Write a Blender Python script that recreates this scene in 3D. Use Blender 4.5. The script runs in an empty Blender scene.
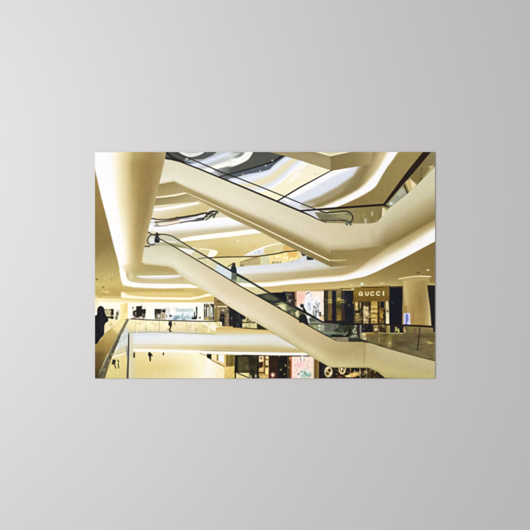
import bpy, math
import numpy as np

# ------------------------------------------------------------------ camera, light, exposure
scene = bpy.context.scene
K = 1 / 400.0                       # metres per design unit (the frame shows 530 units)
DIST = 2.4
cam_d = bpy.data.cameras.new("camera")
cam = bpy.data.objects.new("camera", cam_d)
scene.collection.objects.link(cam)
cam.location = (0, -DIST, 1.5)
cam.rotation_euler = (math.radians(90), 0, 0)
cam_d.sensor_width = 36
cam_d.lens = 36 * DIST / (530 * K)
cam_d.clip_end = 100
scene.camera = cam

world = bpy.data.worlds.new("World")
scene.world = world
world.use_nodes = True
world.node_tree.nodes["Background"].inputs[0].default_value = (1.0, 0.987, 0.975, 1)
world.node_tree.nodes["Background"].inputs[1].default_value = 0.62

ld = bpy.data.lights.new("window_light", "AREA")      # broad soft daylight from the left, a little above
ld.shape = "RECTANGLE"
ld.size, ld.size_y = 0.7, 0.9
ld.energy = 57.5
ld.color = (0.995, 0.99, 1.0)
lo = bpy.data.objects.new("window_light", ld)
scene.collection.objects.link(lo)
lo.location = (-1.57, -1.98, 1.95)
from mathutils import Vector
lo.rotation_euler = (Vector((0.5, 0, 0.67)) - lo.location).to_track_quat('-Z', 'Y').to_euler()

scene.view_settings.view_transform = "Standard"
scene.view_settings.look = "None"
scene.view_settings.exposure = 0
scene.view_settings.gamma = 1

# ------------------------------------------------------------------ materials
def material(name, rough=0.6, spec=0.3):
    m = bpy.data.materials.new(name)
    m.use_nodes = True
    b = m.node_tree.nodes["Principled BSDF"]
    b.inputs["Roughness"].default_value = rough
    b.inputs["Specular IOR Level"].default_value = spec
    return m, m.node_tree.nodes, m.node_tree.links, b

def wall_material():
    m, n, l, b = material("matt_wall_paint", 0.85, 0.15)
    tc = n.new("ShaderNodeTexCoord")
    big = n.new("ShaderNodeTexNoise"); big.inputs["Scale"].default_value = 2.2; big.inputs["Detail"].default_value = 3
    l.new(tc.outputs["Object"], big.inputs["Vector"])
    mx = n.new("ShaderNodeMix"); mx.data_type = "RGBA"
    mx.inputs[6].default_value = (0.488, 0.483, 0.482, 1)
    mx.inputs[7].default_value = (0.503, 0.498, 0.497, 1)
    l.new(big.outputs["Fac"], mx.inputs[0]); l.new(mx.outputs[2], b.inputs["Base Color"])
    fine = n.new("ShaderNodeTexNoise"); fine.inputs["Scale"].default_value = 260; fine.inputs["Detail"].default_value = 4
    l.new(tc.outputs["Object"], fine.inputs["Vector"])
    bp = n.new("ShaderNodeBump"); bp.inputs["Strength"].default_value = 0.05; bp.inputs["Distance"].default_value = 0.001
    l.new(fine.outputs["Fac"], bp.inputs["Height"]); l.new(bp.outputs["Normal"], b.inputs["Normal"])
    return m

def panel_material():
    m, n, l, b = material("pale_board", 0.7, 0.2)
    tc = n.new("ShaderNodeTexCoord")
    nz = n.new("ShaderNodeTexNoise"); nz.inputs["Scale"].default_value = 60
    l.new(tc.outputs["Object"], nz.inputs["Vector"])
    mx = n.new("ShaderNodeMix"); mx.data_type = "RGBA"
    mx.inputs[6].default_value = (0.50, 0.48, 0.45, 1); mx.inputs[7].default_value = (0.56, 0.54, 0.51, 1)
    l.new(nz.outputs["Fac"], mx.inputs[0]); l.new(mx.outputs[2], b.inputs["Base Color"])
    return m

def ink_material():
    m, n, l, b = material("printed_ink", 0.75, 0.08)
    a = n.new("ShaderNodeAttribute"); a.attribute_name = "ink"
    tc = n.new("ShaderNodeTexCoord")
    nz = n.new("ShaderNodeTexNoise"); nz.inputs["Scale"].default_value = 420; nz.inputs["Detail"].default_value = 2
    l.new(tc.outputs["Object"], nz.inputs["Vector"])
    mr = n.new("ShaderNodeMapRange"); mr.inputs["To Min"].default_value = 0.992; mr.inputs["To Max"].default_value = 1.008
    l.new(nz.outputs["Fac"], mr.inputs["Value"])
    vm = n.new("ShaderNodeVectorMath"); vm.operation = "SCALE"
    l.new(a.outputs["Color"], vm.inputs[0]); l.new(mr.outputs["Result"], vm.inputs["Scale"])
    l.new(vm.outputs["Vector"], b.inputs["Base Color"])
    return m

# ------------------------------------------------------------------ the wall
def wall():
    me = bpy.data.meshes.new("wall")
    W, H, T = 3.2, 2.8, 0.12
    v = [(-W, y, z) for y in (0, T) for z in (0, H)] + [(W, y, z) for y in (0, T) for z in (0, H)]
    f = [(0, 4, 5, 1), (2, 3, 7, 6), (0, 1, 3, 2), (4, 6, 7, 5), (1, 5, 7, 3), (0, 2, 6, 4)]
    me.from_pydata(v, [], f)
    me.materials.append(wall_material())
    o = bpy.data.objects.new("wall", me)
    o["kind"] = "structure"
    scene.collection.objects.link(o)
wall()

# ------------------------------------------------------------------ ink of the printed picture
# The design is laid out in its own units: x 95..435, y 152..378.4 (y down), S samples a unit.
X0, Y0, X1, Y1 = 95.0, 152.0, 435.0, 378.4
S = 3
NX, NY = int((X1 - X0) * S) + 1, int(round((Y1 - Y0) * S)) + 1
gx = X0 + np.arange(NX) / S
gy = Y0 + np.arange(NY) / S
P = np.zeros((NY, NX, 3), np.float32)
P[:] = (205, 185, 130)
rng = np.random.default_rng(5)

def window(x0, y0, x1, y1, m=2.0):
    a = max(0, int((x0 - m - X0) * S)); b = min(NX, int((x1 + m - X0) * S) + 2)
    c = max(0, int((y0 - m - Y0) * S)); d = min(NY, int((y1 + m - Y0) * S) + 2)
    if a >= b or c >= d: return None
    X, Y = np.meshgrid(gx[a:b], gy[c:d])
    return (slice(c, d), slice(a, b)), X, Y

def put(win, X, Y, A, c):
    col = c(X, Y) if callable(c) else np.asarray(c, float)
    A = np.clip(A, 0, 1)[..., None]
    P[win] = P[win] * (1 - A) + col * A

def G(p, q, *stops):
    """colour along the axis p -> q; stops (t, colour)"""
    p, q = np.array(p, float), np.array(q, float); d = q - p; L = d @ d
    ts = [s[0] for s in stops]; cs = np.array([s[1] for s in stops], float)
    def f(X, Y):
        t = ((X - p[0]) * d[0] + (Y - p[1]) * d[1]) / L
        return np.stack([np.interp(t, ts, cs[:, k]) for k in range(3)], -1)
    return f

def seg(X, Y, a, b):
    dx, dy = b[0] - a[0], b[1] - a[1]; L = dx * dx + dy * dy + 1e-9
    t = np.clip(((X - a[0]) * dx + (Y - a[1]) * dy) / L, 0, 1)
    return np.hypot(X - a[0] - t * dx, Y - a[1] - t * dy), t

def poly(pts, c, soft=0.35, a=1.0):
    xs = [p[0] for p in pts]; ys = [p[1] for p in pts]
    r = window(min(xs), min(ys), max(xs), max(ys), 1 + soft * 2)
    if r is None: return
    win, X, Y = r
    D = np.full(X.shape, 1e9); ins = np.zeros(X.shape, bool)
    for i in range(len(pts)):
        p, q = pts[i - 1], pts[i]
        D = np.minimum(D, seg(X, Y, p, q)[0])
        if p[1] != q[1]:
            k = ((p[1] > Y) != (q[1] > Y)) & (X < (q[0] - p[0]) * (Y - p[1]) / (q[1] - p[1]) + p[0])
            ins ^= k
    sd = np.where(ins, D, -D)
    t = np.clip(sd / (2 * soft) + 0.5, 0, 1)
    put(win, X, Y, a * t * t * (3 - 2 * t), c)

def rect(x0, y0, x1, y1, c, soft=0.35, a=1.0):
    poly([(x0, y0), (x1, y0), (x1, y1), (x0, y1)], c, soft, a)

def line(pts, w, c, soft=0.3, a=1.0):
    """stroke; w is a width or one width per point"""
    ws = [w] * len(pts) if not hasattr(w, "__len__") else w
    xs = [p[0] for p in pts]; ys = [p[1] for p in pts]
    r = window(min(xs), min(ys), max(xs), max(ys), max(ws) / 2 + 1 + soft * 2)
    if r is None: return
    win, X, Y = r
    best = np.full(X.shape, -1e9)
    for i in range(len(pts) - 1):
        d, t = seg(X, Y, pts[i], pts[i + 1])
        best = np.maximum(best, (ws[i] * (1 - t) + ws[i + 1] * t) / 2 - d)
    t = np.clip(best / (2 * soft) + 0.5, 0, 1)
    put(win, X, Y, a * t * t * (3 - 2 * t), c)

def blob(cx, cy, rx, ry, c, a=1.0, rot=0.0, hard=1.0):
    """soft ellipse; a high `hard` gives a crisp rim"""
    r = window(cx - 2.5 * max(rx, ry), cy - 2.5 * max(rx, ry), cx + 2.5 * max(rx, ry), cy + 2.5 * max(rx, ry))
    if r is None: return
    win, X, Y = r
    ca, sa = math.cos(rot), math.sin(rot)
    u = ((X - cx) * ca + (Y - cy) * sa) / rx; v = (-(X - cx) * sa + (Y - cy) * ca) / ry
    put(win, X, Y, a * np.exp(-0.7 * (u * u + v * v) ** hard), c)

def spl(pts, n=8):
    p = [np.array(q, float) for q in pts]; p = [2 * p[0] - p[1]] + p + [2 * p[-1] - p[-2]]
    out = []
    for i in range(1, len(p) - 2):
        for k in range(n):
            t = k / n
            out.append(tuple(0.5 * (2 * p[i] + (p[i + 1] - p[i - 1]) * t + (2 * p[i - 1] - 5 * p[i] + 4 * p[i + 1] - p[i + 2]) * t * t
                                    + (3 * p[i] - p[i - 1] - 3 * p[i + 1] + p[i + 2]) * t ** 3)))
    out.append(tuple(p[-2]))
    return out

def strip(A, B, keys, softa=0.35, softb=0.35, vert=False, ends=0.3, a=1.0):
    """band between curves A and B (functions of x; of y if vert).
    keys: [(s, [(t, colour), ...]), ...] colour profiles across the band at places s along it"""
    sw = (lambda p: (p[1], p[0])) if vert else (lambda p: p)
    A = [sw(p) for p in A]; B = [sw(p) for p in B]
    s0 = max(min(p[0] for p in A), min(p[0] for p in B)); s1 = min(max(p[0] for p in A), max(p[0] for p in B))
    c0 = min(p[1] for p in A + B); c1 = max(p[1] for p in A + B)
    box = (c0, s0, c1, s1) if vert else (s0, c0, s1, c1)
    r = window(*box, 1 + 2 * max(softa, softb))
    if r is None: return
    win, X, Y = r
    s, v = (Y, X) if vert else (X, Y)
    fa = np.interp(s, [p[0] for p in A], [p[1] for p in A]); fb = np.interp(s, [p[0] for p in B], [p[1] for p in B])
    t = (v - fa) / np.where(np.abs(fb - fa) < 1e-3, 1e-3, fb - fa)
    prof = [np.stack([np.interp(t, [q[0] for q in k[1]], [q[1][j] for q in k[1]]) for j in range(3)], -1) for k in keys]
    if len(keys) == 1: col = prof[0]
    else:
        col = prof[0].copy()
        for i in range(len(keys) - 1):
            w = np.clip((s - keys[i][0]) / (keys[i + 1][0] - keys[i][0]), 0, 1)[..., None]
            col = np.where(s[..., None] >= keys[i][0], prof[i] * (1 - w) + prof[i + 1] * w, col)
    al = np.clip((v - fa) / (2 * softa) + 0.5, 0, 1) * np.clip((fb - v) / (2 * softb) + 0.5, 0, 1)
    al = al * np.clip((s - s0) / (2 * ends) + 0.5, 0, 1) * np.clip((s1 - s) / (2 * ends) + 0.5, 0, 1)
    put(win, X, Y, a * al, lambda *_: col)

def Z(x0, y0, k):
    """points given in a magnified window with its corner at (x0, y0)"""
    return lambda *p: [(x0 + p[i] / k, y0 + p[i + 1] / k) for i in range(0, len(p), 2)]

W_ = (253, 252, 252); CR = (250, 242, 215); BW = (224, 228, 238); BK = (28, 24, 24); TAN = (160, 142, 96)

def blur(A, s, axes=(0, 1)):
    r_ = int(3 * s) + 1; k = np.exp(-.5 * (np.arange(-r_, r_ + 1) / s) ** 2); k /= k.sum()
    if 0 in axes:
        B = np.pad(A, ((r_, r_), (0, 0), (0, 0)), mode="edge"); A = sum(k[i] * B[i:i + A.shape[0]] for i in range(len(k)))
    if 1 in axes:
        B = np.pad(A, ((0, 0), (r_, r_), (0, 0)), mode="edge"); A = sum(k[i] * B[:, i:i + A.shape[1]] for i in range(len(k)))
    return A

def melt(x0, y0, x1, y1, s):
    """blend tones sideways inside a small region"""
    win, X, Y = window(x0, y0, x1, y1, 0)
    a = np.clip(np.minimum(X - x0, x1 - X) / 2.5, 0, 1)[..., None]
    P[win] = P[win] * (1 - a) + blur(P[win], s, (1,)) * a

def paint_upper_atrium():
    # everything seen above the upper escalator
    rect(150, 150, 440, 262, (222, 220, 215))
    z2, z3, z4 = Z(160, 150, 7.571), Z(230, 150, 7.571), Z(300, 150, 7.571)
    poly(z2(30, 0, 540, 0, 540, 260, 30, 110), (196, 198, 200))
    poly(z2(30, 0, 200, 0, 230, 80, 160, 110, 40, 90), (84, 84, 78), .6)
    poly(z2(110, 0, 450, 0, 400, 40, 330, 70, 220, 75, 170, 45), (92, 92, 90), .6)
    poly(spl(z2(120, -20, 150, 22, 215, 52, 270, 48, 330, 22, 350, -20)), (228, 229, 226), .6)
    poly(z2(150, 5, 330, 5, 280, 24, 215, 28), (196, 197, 192), .8)
    poly(z2(180, 75, 260, 80, 330, 75, 250, 110, 190, 100), (150, 156, 168), 1.0)
    blob(187, 158.8, 1.2, .8, W_, .9)
    strip(z2(200, 118, 300, 85, 420, 45, 540, -5), z2(200, 160, 300, 128, 420, 86, 540, 45),
          [(0, [(0, (190, 200, 218)), (.4, (226, 232, 244)), (1, (205, 210, 222))])], .9, .9)
    strip(z2(200, 150, 350, 128, 420, 100, 540, 50), z2(200, 170, 350, 150, 420, 130, 540, 95),
          [(0, [(0, (200, 200, 196)), (1, (226, 224, 214))])], .6, .6)
    strip(z2(330, 150, 420, 115, 540, 78), z2(330, 180, 420, 160, 540, 118), [(0, [(0, (250, 249, 240)), (1, (252, 252, 248))])], .6, .5)
    poly(z2(400, 150, 540, 118, 540, 240, 460, 205), G((215, 168), (230, 176), (0, (176, 178, 178)), (1, (92, 93, 90))), .8)
    line(z2(440, 205, 540, 180), 1.0, (48, 46, 48), .5)
    line(z2(415, 222, 540, 205), 1.6, (110, 114, 120), .8)
    # dark gallery with its curved white opening
    poly(z3(0, 0, 330, 0, 430, 45, 400, 62, 335, 112, 300, 147, 230, 167, 140, 182, 30, 212, 0, 190), (88, 88, 82), .5)
    poly(z3(0, 10) + spl(z3(178, 0, 165, 35, 130, 78, 60, 112, 0, 132)), (246, 246, 240), .9)
    poly(z3(0, 10) + spl(z3(125, 0, 105, 32, 60, 58, 0, 72)), G((230, 156), (245, 153), (0, (222, 224, 226)), (.45, (150, 152, 148)), (.75, (122, 124, 118)), (1, (190, 190, 186))), .9)
    blob(235, 154.5, 5, 1.2, (224, 226, 224), .8, -.3)
    poly(z3(0, 184, 150, 144, 290, 104, 370, 66, 395, 62, 335, 112, 300, 147, 230, 167, 140, 182, 30, 212, 0, 205), (96, 101, 110), .4)
    line(z3(0, 182, 150, 142, 290, 100, 340, 82, 400, 42), [1.0, 1.1, 1.3, 1.3, 2.0], (34, 30, 32), .3)
    for u, v in ((100, 185), (228, 160), (320, 80), (270, 118)): blob(230 + u / 7.571, 150 + v / 7.571, .7, .6, (240, 238, 225), .9)
    # pale flowing ceiling bands
    E0 = z3(-10, 215, 30, 212, 140, 182, 230, 167, 300, 147, 335, 112, 400, 62, 430, 45, 700, -80)
    E1 = z3(-10, 250, 60, 262, 150, 245, 240, 216, 320, 178, 400, 112, 470, 62, 560, 20, 700, -60)
    E2 = z3(-10, 265, 60, 285, 190, 300, 300, 262, 400, 190, 480, 110, 560, 60, 700, -30)
    strip(E0, E1, [(0, [(0, (205, 212, 226)), (.5, (234, 239, 248)), (1, (222, 226, 232))])], .6, .6)
    strip(E1, E2, [(0, [(0, (236, 230, 205)), (.5, (232, 222, 184)), (1, (228, 228, 226))])], .9, .9)
    poly(z3(-10, 262, 60, 285, 190, 300, 300, 262, 400, 190, 480, 110, 560, 60, 1000, 60, 700, 560, 300, 380), (226, 230, 240), .8)
    strip(z3(120, 312, 250, 300, 330, 262, 420, 195, 500, 110, 600, 50), z3(120, 330, 250, 318, 330, 290, 420, 225, 500, 150, 600, 100),
          [(0, [(0, (240, 242, 246)), (1, W_)])], .8, .6)
    poly(z3(170, 330, 250, 316, 330, 287, 420, 226, 500, 150, 560, 105, 800, 20, 800, 200, 530, 290, 362, 385, 300, 360), (249, 240, 210), .5)
    poly(z3(500, 150, 560, 95, 700, 60, 760, 130, 640, 190, 530, 205, 430, 260, 470, 200), (252, 250, 240), 1.5, .8)
    line(z4(0, 165, 90, 103), 1.0, (226, 216, 205), .6, .8)
    poly(z4(0, 180, 100, 100, 240, 150, 0, 282), (250, 241, 214), .5)
    blob(315.5, 174, 1.4, .7, (220, 205, 180), .7)
    # right of the dark diagonal
    poly(z3(362, 385, 530, 285, 775, 155, 800, 140, 1200, 140, 800, 560, 560, 480), W_, .5)
    poly(z3(362, 388, 400, 372, 430, 395, 700, 470, 700, 540), (214, 216, 222), .8)
    poly(z4(-90, 380, -20, 345, 60, 305, 240, 205, 400, 135, 470, 110, 500, 130, 440, 200, 350, 280, 120, 370, 60, 440, -30, 430), BW, 1.6)
    poly(z4(60, 440, 20, 400, 150, 350, 280, 280, 400, 195, 455, 110, 580, 60, 600, 240, 400, 330, 200, 440), (170, 154, 116), 2.2)
    poly(z4(455, 150, 500, 110, 560, 110, 540, 180, 470, 240, 400, 290, 300, 340, 340, 290), (146, 128, 84), 2.2, .8)
    poly(z4(0, 430, 60, 445, 130, 430, 110, 400, 20, 400), (186, 180, 160), 1.5, .9)
    # wall to the right of the white cove
    poly([(332, 209), (346, 203), (358, 197), (370, 190.5), (376, 185.5), (382, 175), (387, 167), (393, 159), (398, 151), (440, 150), (440, 230), (330, 230)],
         G((350, 205), (410, 160), (0, (146, 122, 72)), (.5, (156, 136, 84)), (1, (163, 143, 90))), .5)
    poly([(366, 150), (400, 150), (386, 166), (376, 183), (366, 186), (340, 199), (320, 207), (310, 207), (330, 199), (352, 187), (362, 176)],
         G((366, 168), (383, 175), (0, (150, 130, 84)), (.45, (206, 186, 140)), (1, (240, 222, 185))), 1.5)
    cov_in = spl([(312, 209.5), (322, 206.5), (335, 201), (350, 194), (362, 186), (369, 179), (376, 171), (382, 161), (388, 150)], 4)
    cov_out = spl([(398.5, 150), (393, 159), (387, 167), (382, 175), (376, 185.5), (370, 190.7), (358, 197.5), (346, 203), (333, 207.8), (326, 210.5)], 4)
    poly(cov_in + cov_out, (250, 240, 215), 1.6, .8)
    poly([(x + .9, y + 1.4) for x, y in cov_in] + cov_out, W_, .8)
    # the wedge-shaped beam at the top
    poly([(262, 150), (300, 160.3), (332, 170.7), (350, 167.6), (370, 164.8), (374, 150)],
         G((290, 160), (372, 157), (0, (158, 140, 98)), (.48, (164, 148, 106)), (.52, (140, 122, 78)), (.8, (152, 134, 88)), (1, (182, 160, 112))), .4)
    melt(225, 152, 235, 182, 4.5)
    poly([(268, 151), (300, 152.2), (331, 160), (331, 170), (300, 160)], (176, 160, 120), 1.2, .5)
    line([(331.3, 157), (332, 170)], 1.2, (128, 110, 68), .7, .7)
    poly([(312, 150), (330.5, 155.8), (354, 150)], (222, 210, 172), .4)
    line([(314, 151), (330.5, 155.6), (352, 151)], 1.1, (255, 250, 226), .5)
    # black diagonals behind the glass
    line([(277.5, 201), (300, 187.3), (331.5, 170.4)], [1.3, 1.3, .8], (40, 36, 34), .35)

def paint_right_glass():
    z5 = Z(370, 150, 7.571)
    # glass balustrade, upper right
    poly(z5(100, 410, 240, 270, 330, 170, 465, 0, 520, 0, 520, 150, 365, 255, 160, 430, 150, 530, 80, 540), (150, 136, 92), .4)
    poly(z5(330, 170, 465, 15, 520, 15, 520, 110, 480, 130, 365, 255, 300, 215), G((415, 175), (433, 158), (0, (138, 118, 68)), (1, (146, 132, 92))), .5)
    line(z5(392, 140, 384, 232), .8, (96, 84, 50), .4)
    poly(z5(440, 125, 480, 112, 486, 130, 400, 210, 455, 140), (196, 180, 128), .6)
    poly(z5(265, 240, 295, 225, 330, 290, 300, 320), (212, 190, 128), .4)
    poly(z5(298, 212, 352, 262, 322, 298), (240, 222, 176), .5)
    poly(z5(150, 390, 240, 285, 260, 290, 285, 335, 170, 420), (168, 166, 144), .5)
    poly(z5(190, 340, 240, 285, 262, 320, 230, 350), (186, 184, 160), .8)
    line(z5(200, 340, 222, 410), .7, (140, 140, 118), .5, .6)
    line(z5(258, 262, 288, 335), [1.0, 1.3], (56, 44, 26), .35)
    blob(391.2, 203.6, 2.2, 1.6, (170, 210, 190), .9); blob(391, 203.6, 1.0, .8, (245, 255, 245), 1)
    poly(z5(150, 440, 210, 405, 190, 440, 160, 465), (242, 232, 200), .6)
    poly(z5(100, 435, 150, 455, 150, 520, 100, 500, 92, 460), (196, 180, 136), .8)
    line(z5(98, 440, 94, 500, 118, 525), 1.4, (242, 232, 200), .6, .9)
    # glass under the level handrail
    z = Z(355, 195, 15.14)
    poly([(320, 209.4), (355, 206.8), (385, 204.8), (385, 226), (324, 226)], G((326, 210), (384, 224), (0, (150, 140, 100)), (.5, (156, 140, 92)), (1, (140, 120, 72))), .4)
    rect(355, 208, 383, 213, (146, 130, 82), 1.2, .6)
    rect(*z(140, 350)[0], *z(180, 440)[0], (188, 178, 146), .6)
    rect(*z(252, 250)[0], *z(270, 315)[0], (214, 202, 160), .5)
    rect(*z(125, 250)[0], *z(133, 340)[0], (176, 160, 120), .5)
    blob(*z(325, 405)[0], 1, 1.2, (196, 176, 118), .9)
    poly(z(415, 190, 440, 190, 470, 240, 530, 300, 430, 380, 405, 310), (222, 208, 164), .7)
    poly(z(425, 200, 450, 210, 430, 340, 410, 300), (240, 230, 196), .8, .9)
    z = Z(325, 195, 15.14)
    poly(z(-160, 262, 330, 245, 400, 290, 400, 420, 330, 400, 180, 385, 0, 400, -60, 400), (138, 130, 96), .5)
    poly(z(50, 275, 320, 262, 330, 275, 60, 290), (196, 190, 150), .5)
    for a, b in (((180, 290), (390, 350)), ((190, 320), (380, 375)), ((250, 285), (395, 330))):
        line(z(*a, *b), .7, (196, 188, 128), .5, .85)
    poly(z(-200, 225, 60, 240, 40, 262, -30, 262, -120, 250), (224, 224, 214), .5)
    poly(z(-130, 300, 60, 290, 180, 385, 0, 402), (126, 120, 92), .8, .8)
    # the handrail itself: down the slope, then level
    poly([(424.5, 150), (432.5, 150), (413.6, 172.6), (401.7, 185.8), (387.2, 203), (384, 205), (383.4, 203.8), (405.5, 173.6)], (42, 28, 22), .4)
    line([(300, 210.8), (327, 208.8), (355, 206.8), (385, 204.6)], [1.4, 1.9, 2.0, 2.1], (34, 22, 20), .4)
    line([(384, 205), (389, 207)], [2, 1], (48, 36, 22), .5)

def paint_middle_left():
    # seen between the column and the upper escalator
    poly([(150, 180), (175, 180), (262, 232), (300, 252), (300, 262), (140, 262)], (205, 188, 140))
    poly([(150, 180), (175, 180), (200, 202), (200, 205), (150, 212)], G((165, 182), (172, 208), (0, (156, 136, 86)), (.4, (178, 158, 110)), (1, (200, 182, 136))), .4)
    strip([(152, 196.8), (163, 196), (176, 194), (187, 191.8)], [(152, 198.2), (163, 198), (176, 196), (187, 193.4)], [(0, [(0, (240, 228, 190)), (1, (254, 250, 232))])], .5, .5)
    poly([(150, 198.9), (176, 196.3), (188, 193.8), (200, 202.5), (160, 208), (150, 208.6)], G((170, 197), (173, 206), (0, (160, 142, 96)), (1, (188, 170, 124))), .5)
    poly([(150, 206), (182, 203), (205, 200.5), (216, 211), (190, 218), (150, 220)], G((175, 207), (179, 217), (0, (230, 222, 196)), (.4, (222, 210, 172)), (1, (214, 196, 142))), .5)
    strip([(150, 208.4), (160, 208.2), (180, 205), (199, 202)], [(150, 211.2), (160, 211), (180, 208), (201, 203.6)], [(0, [(0, W_), (.6, (255, 254, 246)), (1, (240, 236, 222))])], .35, .8)
    # white cove behind the little far escalator
    poly([(212, 206), (236, 220), (216, 221), (204, 222), (206, 212)], (224, 216, 186), .8)
    strip([(148, 220), (180, 222), (206, 219.6), (218, 217.8), (230, 217), (262, 226)], [(148, 231.5), (160, 232.6), (195, 230), (230, 226.8), (246, 224.5), (262, 224)],
          [(0, [(0, W_), (.6, (248, 248, 252)), (1, (236, 234, 228))])], .4, 1.0)
    strip([(150, 233), (160, 232.8), (195, 230), (230, 226.8), (262, 223)], [(150, 240), (177, 239), (230, 232), (262, 228)],
          [(0, [(0, (232, 228, 214)), (.35, (208, 196, 166)), (1, (208, 196, 152))])], .8, .5)
    poly([(148, 236), (172, 236), (181, 243), (197, 255), (180, 256), (150, 250)], (208, 204, 176), .6)
    # gold ceiling
    poly([(181, 241), (230, 234), (264, 231), (300, 249), (300, 262), (210, 264)],
         G((225, 236), (218, 262), (0, (228, 212, 158)), (.5, (214, 192, 124)), (1, (204, 180, 108))), .4)
    blob(200, 245, 14, 3.5, (226, 216, 176), .6, -.1)
    strip([(176, 239.4), (190, 236.6), (210, 234), (230, 231.8), (250, 229.4), (266, 228)], [(180, 241.6), (190, 241), (210, 238.8), (230, 236.7), (250, 234.2), (266, 232)],
          [(0, [(0, (252, 250, 240)), (1, W_)])], .5, .6)
    blob(237.6, 240.6, .8, .7, (255, 246, 205)); blob(255, 246, 5, 1.5, (226, 190, 126), .5, -.3)
    # far escalator rail
    z = Z(145, 205, 15.14); y = Z(180, 200, 15.14)
    poly(z(90, 215, 180, 225, 380, 222, 560, 195, 560, 240, 560, 262, 430, 290, 210, 322, 90, 300), (230, 222, 204), .8)
    poly(y(0, 265, 240, 235, 370, 200, 420, 215, 350, 290, 180, 325, 0, 350), (226, 222, 222), .5)
    line(z(150, 262, 250, 250, 380, 235, 530, 208), [1.4, 1.4, 2.0, 2.4], (112, 98, 84), .7)
    line(z(220, 300, 400, 285, 530, 250), [1, 1.2, 1.3], (246, 232, 222), .6)
    line(spl(y(-40, 285, 40, 280, 120, 283, 240, 288, 350, 285)), 1.3, (140, 134, 142), .8)
    line(y(230, 285, 300, 280, 360, 275), 1.4, (92, 90, 96), .7)
    line(y(0, 305, 200, 290, 330, 240), [1.4, 1.4, .8], (240, 236, 244), .6)
    line(spl(z(160, 318, 230, 322, 330, 308, 430, 288, 560, 262)), .8, (150, 130, 116), .5, .9)
    line(y(0, 345, 120, 322, 240, 312, 350, 295), [.9, 1.1, 1.6, 1.7], (92, 84, 88), .55)
    line(z(85, 205, 130, 208, 190, 220, 330, 218, 400, 208, 530, 188), [.9, 1.1, .9, .7, 1.0, 1.1], (44, 34, 30), .35)
    line(y(-60, 262, 0, 268, 120, 250, 240, 232, 330, 205, 400, 193), [.8, 1.6, 1.9, 1.9, 1.5, 1.1], (60, 52, 40), .35)
    poly(z(88, 215, 140, 225, 140, 300, 75, 300), (236, 238, 246), .9)
    for u, v, c in ((180, 300, 90), (150, 320, 120), (100, 262, 170), (175, 270, 110), (205, 318, 130)): blob(*z(u, v)[0], .9, .5, (c, c - 4, c - 6), .9)
    for u, v, rx, ry in ((440, 215, 1.3, .8), (480, 205, 1.5, .7), (405, 255, 1.5, .6), (350, 292, 1.4, .7), (510, 250, .8, 1.0)):
        blob(180 + u / 15.14, 200 + v / 15.14, rx, ry, (62, 64, 56), .9, -.5, 1.6)
    blob(208, 219.4, 1.8, .8, (208, 214, 200), .9)
    line(spl([(203, 219.2), (206, 216), (209, 213), (213, 211.2), (218, 211.8)]), [1.2] * 8 + [1.6] * 8 + [1.8] * 8 + [1.5] * 8 + [.9], (58, 58, 50), .5)
    line([(209, 216.6), (212, 214.6), (216, 213.6)], 1.0, (70, 72, 62), .5)
    line([(213.6, 217.6), (215.4, 214.4)], 1.1, (62, 62, 54), .5)
    blob(211, 217.6, 1.6, .9, (214, 220, 206), .8)
    line([(180, 217.4), (188, 216.4), (196, 215.3), (204, 213.4), (209, 212.8)], 1.2, (66, 58, 46), .4)
    line(Z(160, 150, 7.571)(350, 490, 385, 468, 430, 462), .8, (40, 38, 32), .35)
    line(Z(160, 150, 7.571)(345, 530, 390, 500, 420, 478, 438, 478), .9, (60, 58, 50), .4)
    # light oval in the ceiling and the far gallery
    z7 = Z(160, 210, 7.571)
    poly(spl(z7(130, 295, 170, 282, 240, 282, 330, 290, 400, 300, 440, 320, 400, 362, 330, 400, 290, 380, 200, 350)), (226, 212, 160), .8)
    poly(z7(140, 290, 180, 285, 265, 285, 262, 300, 240, 335, 190, 330), W_, .6)
    poly(spl(z7(380, 305, 420, 305, 434, 325, 400, 360, 330, 405, 300, 395, 360, 350)), (254, 250, 234), .7)
    line(z7(300, 292, 390, 302, 430, 315), .8, (255, 252, 238), .5)
    # below the far handrail
    poly([(198, 259), (230, 257.4), (256, 256.6), (297, 250.8), (303, 254), (300, 262), (245, 268), (225, 272), (205, 266)], (232, 220, 164), .4)
    z = Z(240, 235, 15.14); w = Z(270, 235, 15.14)
    poly(z(60, 312, 280, 212, 530, 130, 700, 110, 700, 220, 530, 285, 340, 305, 200, 312), (224, 212, 158), .4)
    poly(z(60, 312, 280, 216, 360, 186, 370, 215, 340, 300, 200, 308), (230, 232, 236), .5)
    line(z(80, 300, 280, 214, 410, 170, 530, 140, 650, 120), [1, 1.2, 1.2, 1.0, .8], (255, 252, 244), .4)
    for k in range(9):
        u = 220 + rng.random() * 130; v = 240 + rng.random() * 60
        blob(*z(u, v)[0], .6, .5, (186, 190, 206), .8)
    poly(z(380, 240, 520, 190, 530, 275, 390, 295), (222, 206, 140), .8)
    poly(w(200, 160, 260, 160, 400, 220, 200, 255), (222, 184, 110), .8)
    poly(z(0, 410, 130, 360, 240, 330, 310, 335, 310, 450, 0, 470), (196, 176, 128), .9)
    line(z(0, 415, 130, 375, 240, 345), 1.0, (140, 120, 76), .6, .7)
    poly(z(320, 330, 440, 320, 440, 445, 320, 455), (218, 216, 176), .7)
    poly(w(0, 300, 300, 255, 420, 240, 420, 350, 300, 390, 0, 440), (248, 226, 156), .7)
    poly(w(280, 265, 410, 250, 420, 330, 300, 350), (238, 190, 104), .8)
    for u, v, r in ((110, 330, 1.5), (230, 340, 1.6), (70, 380, 1.2), (180, 390, 1.5), (320, 370, 1.5)):
        blob(*w(u, v)[0], r * 1.4, r * .6, (255, 246, 210), .8)
    for u in (60, 175, 280): line(w(u, 290, u, 400), .5, (200, 170, 100), .4, .6)
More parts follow.
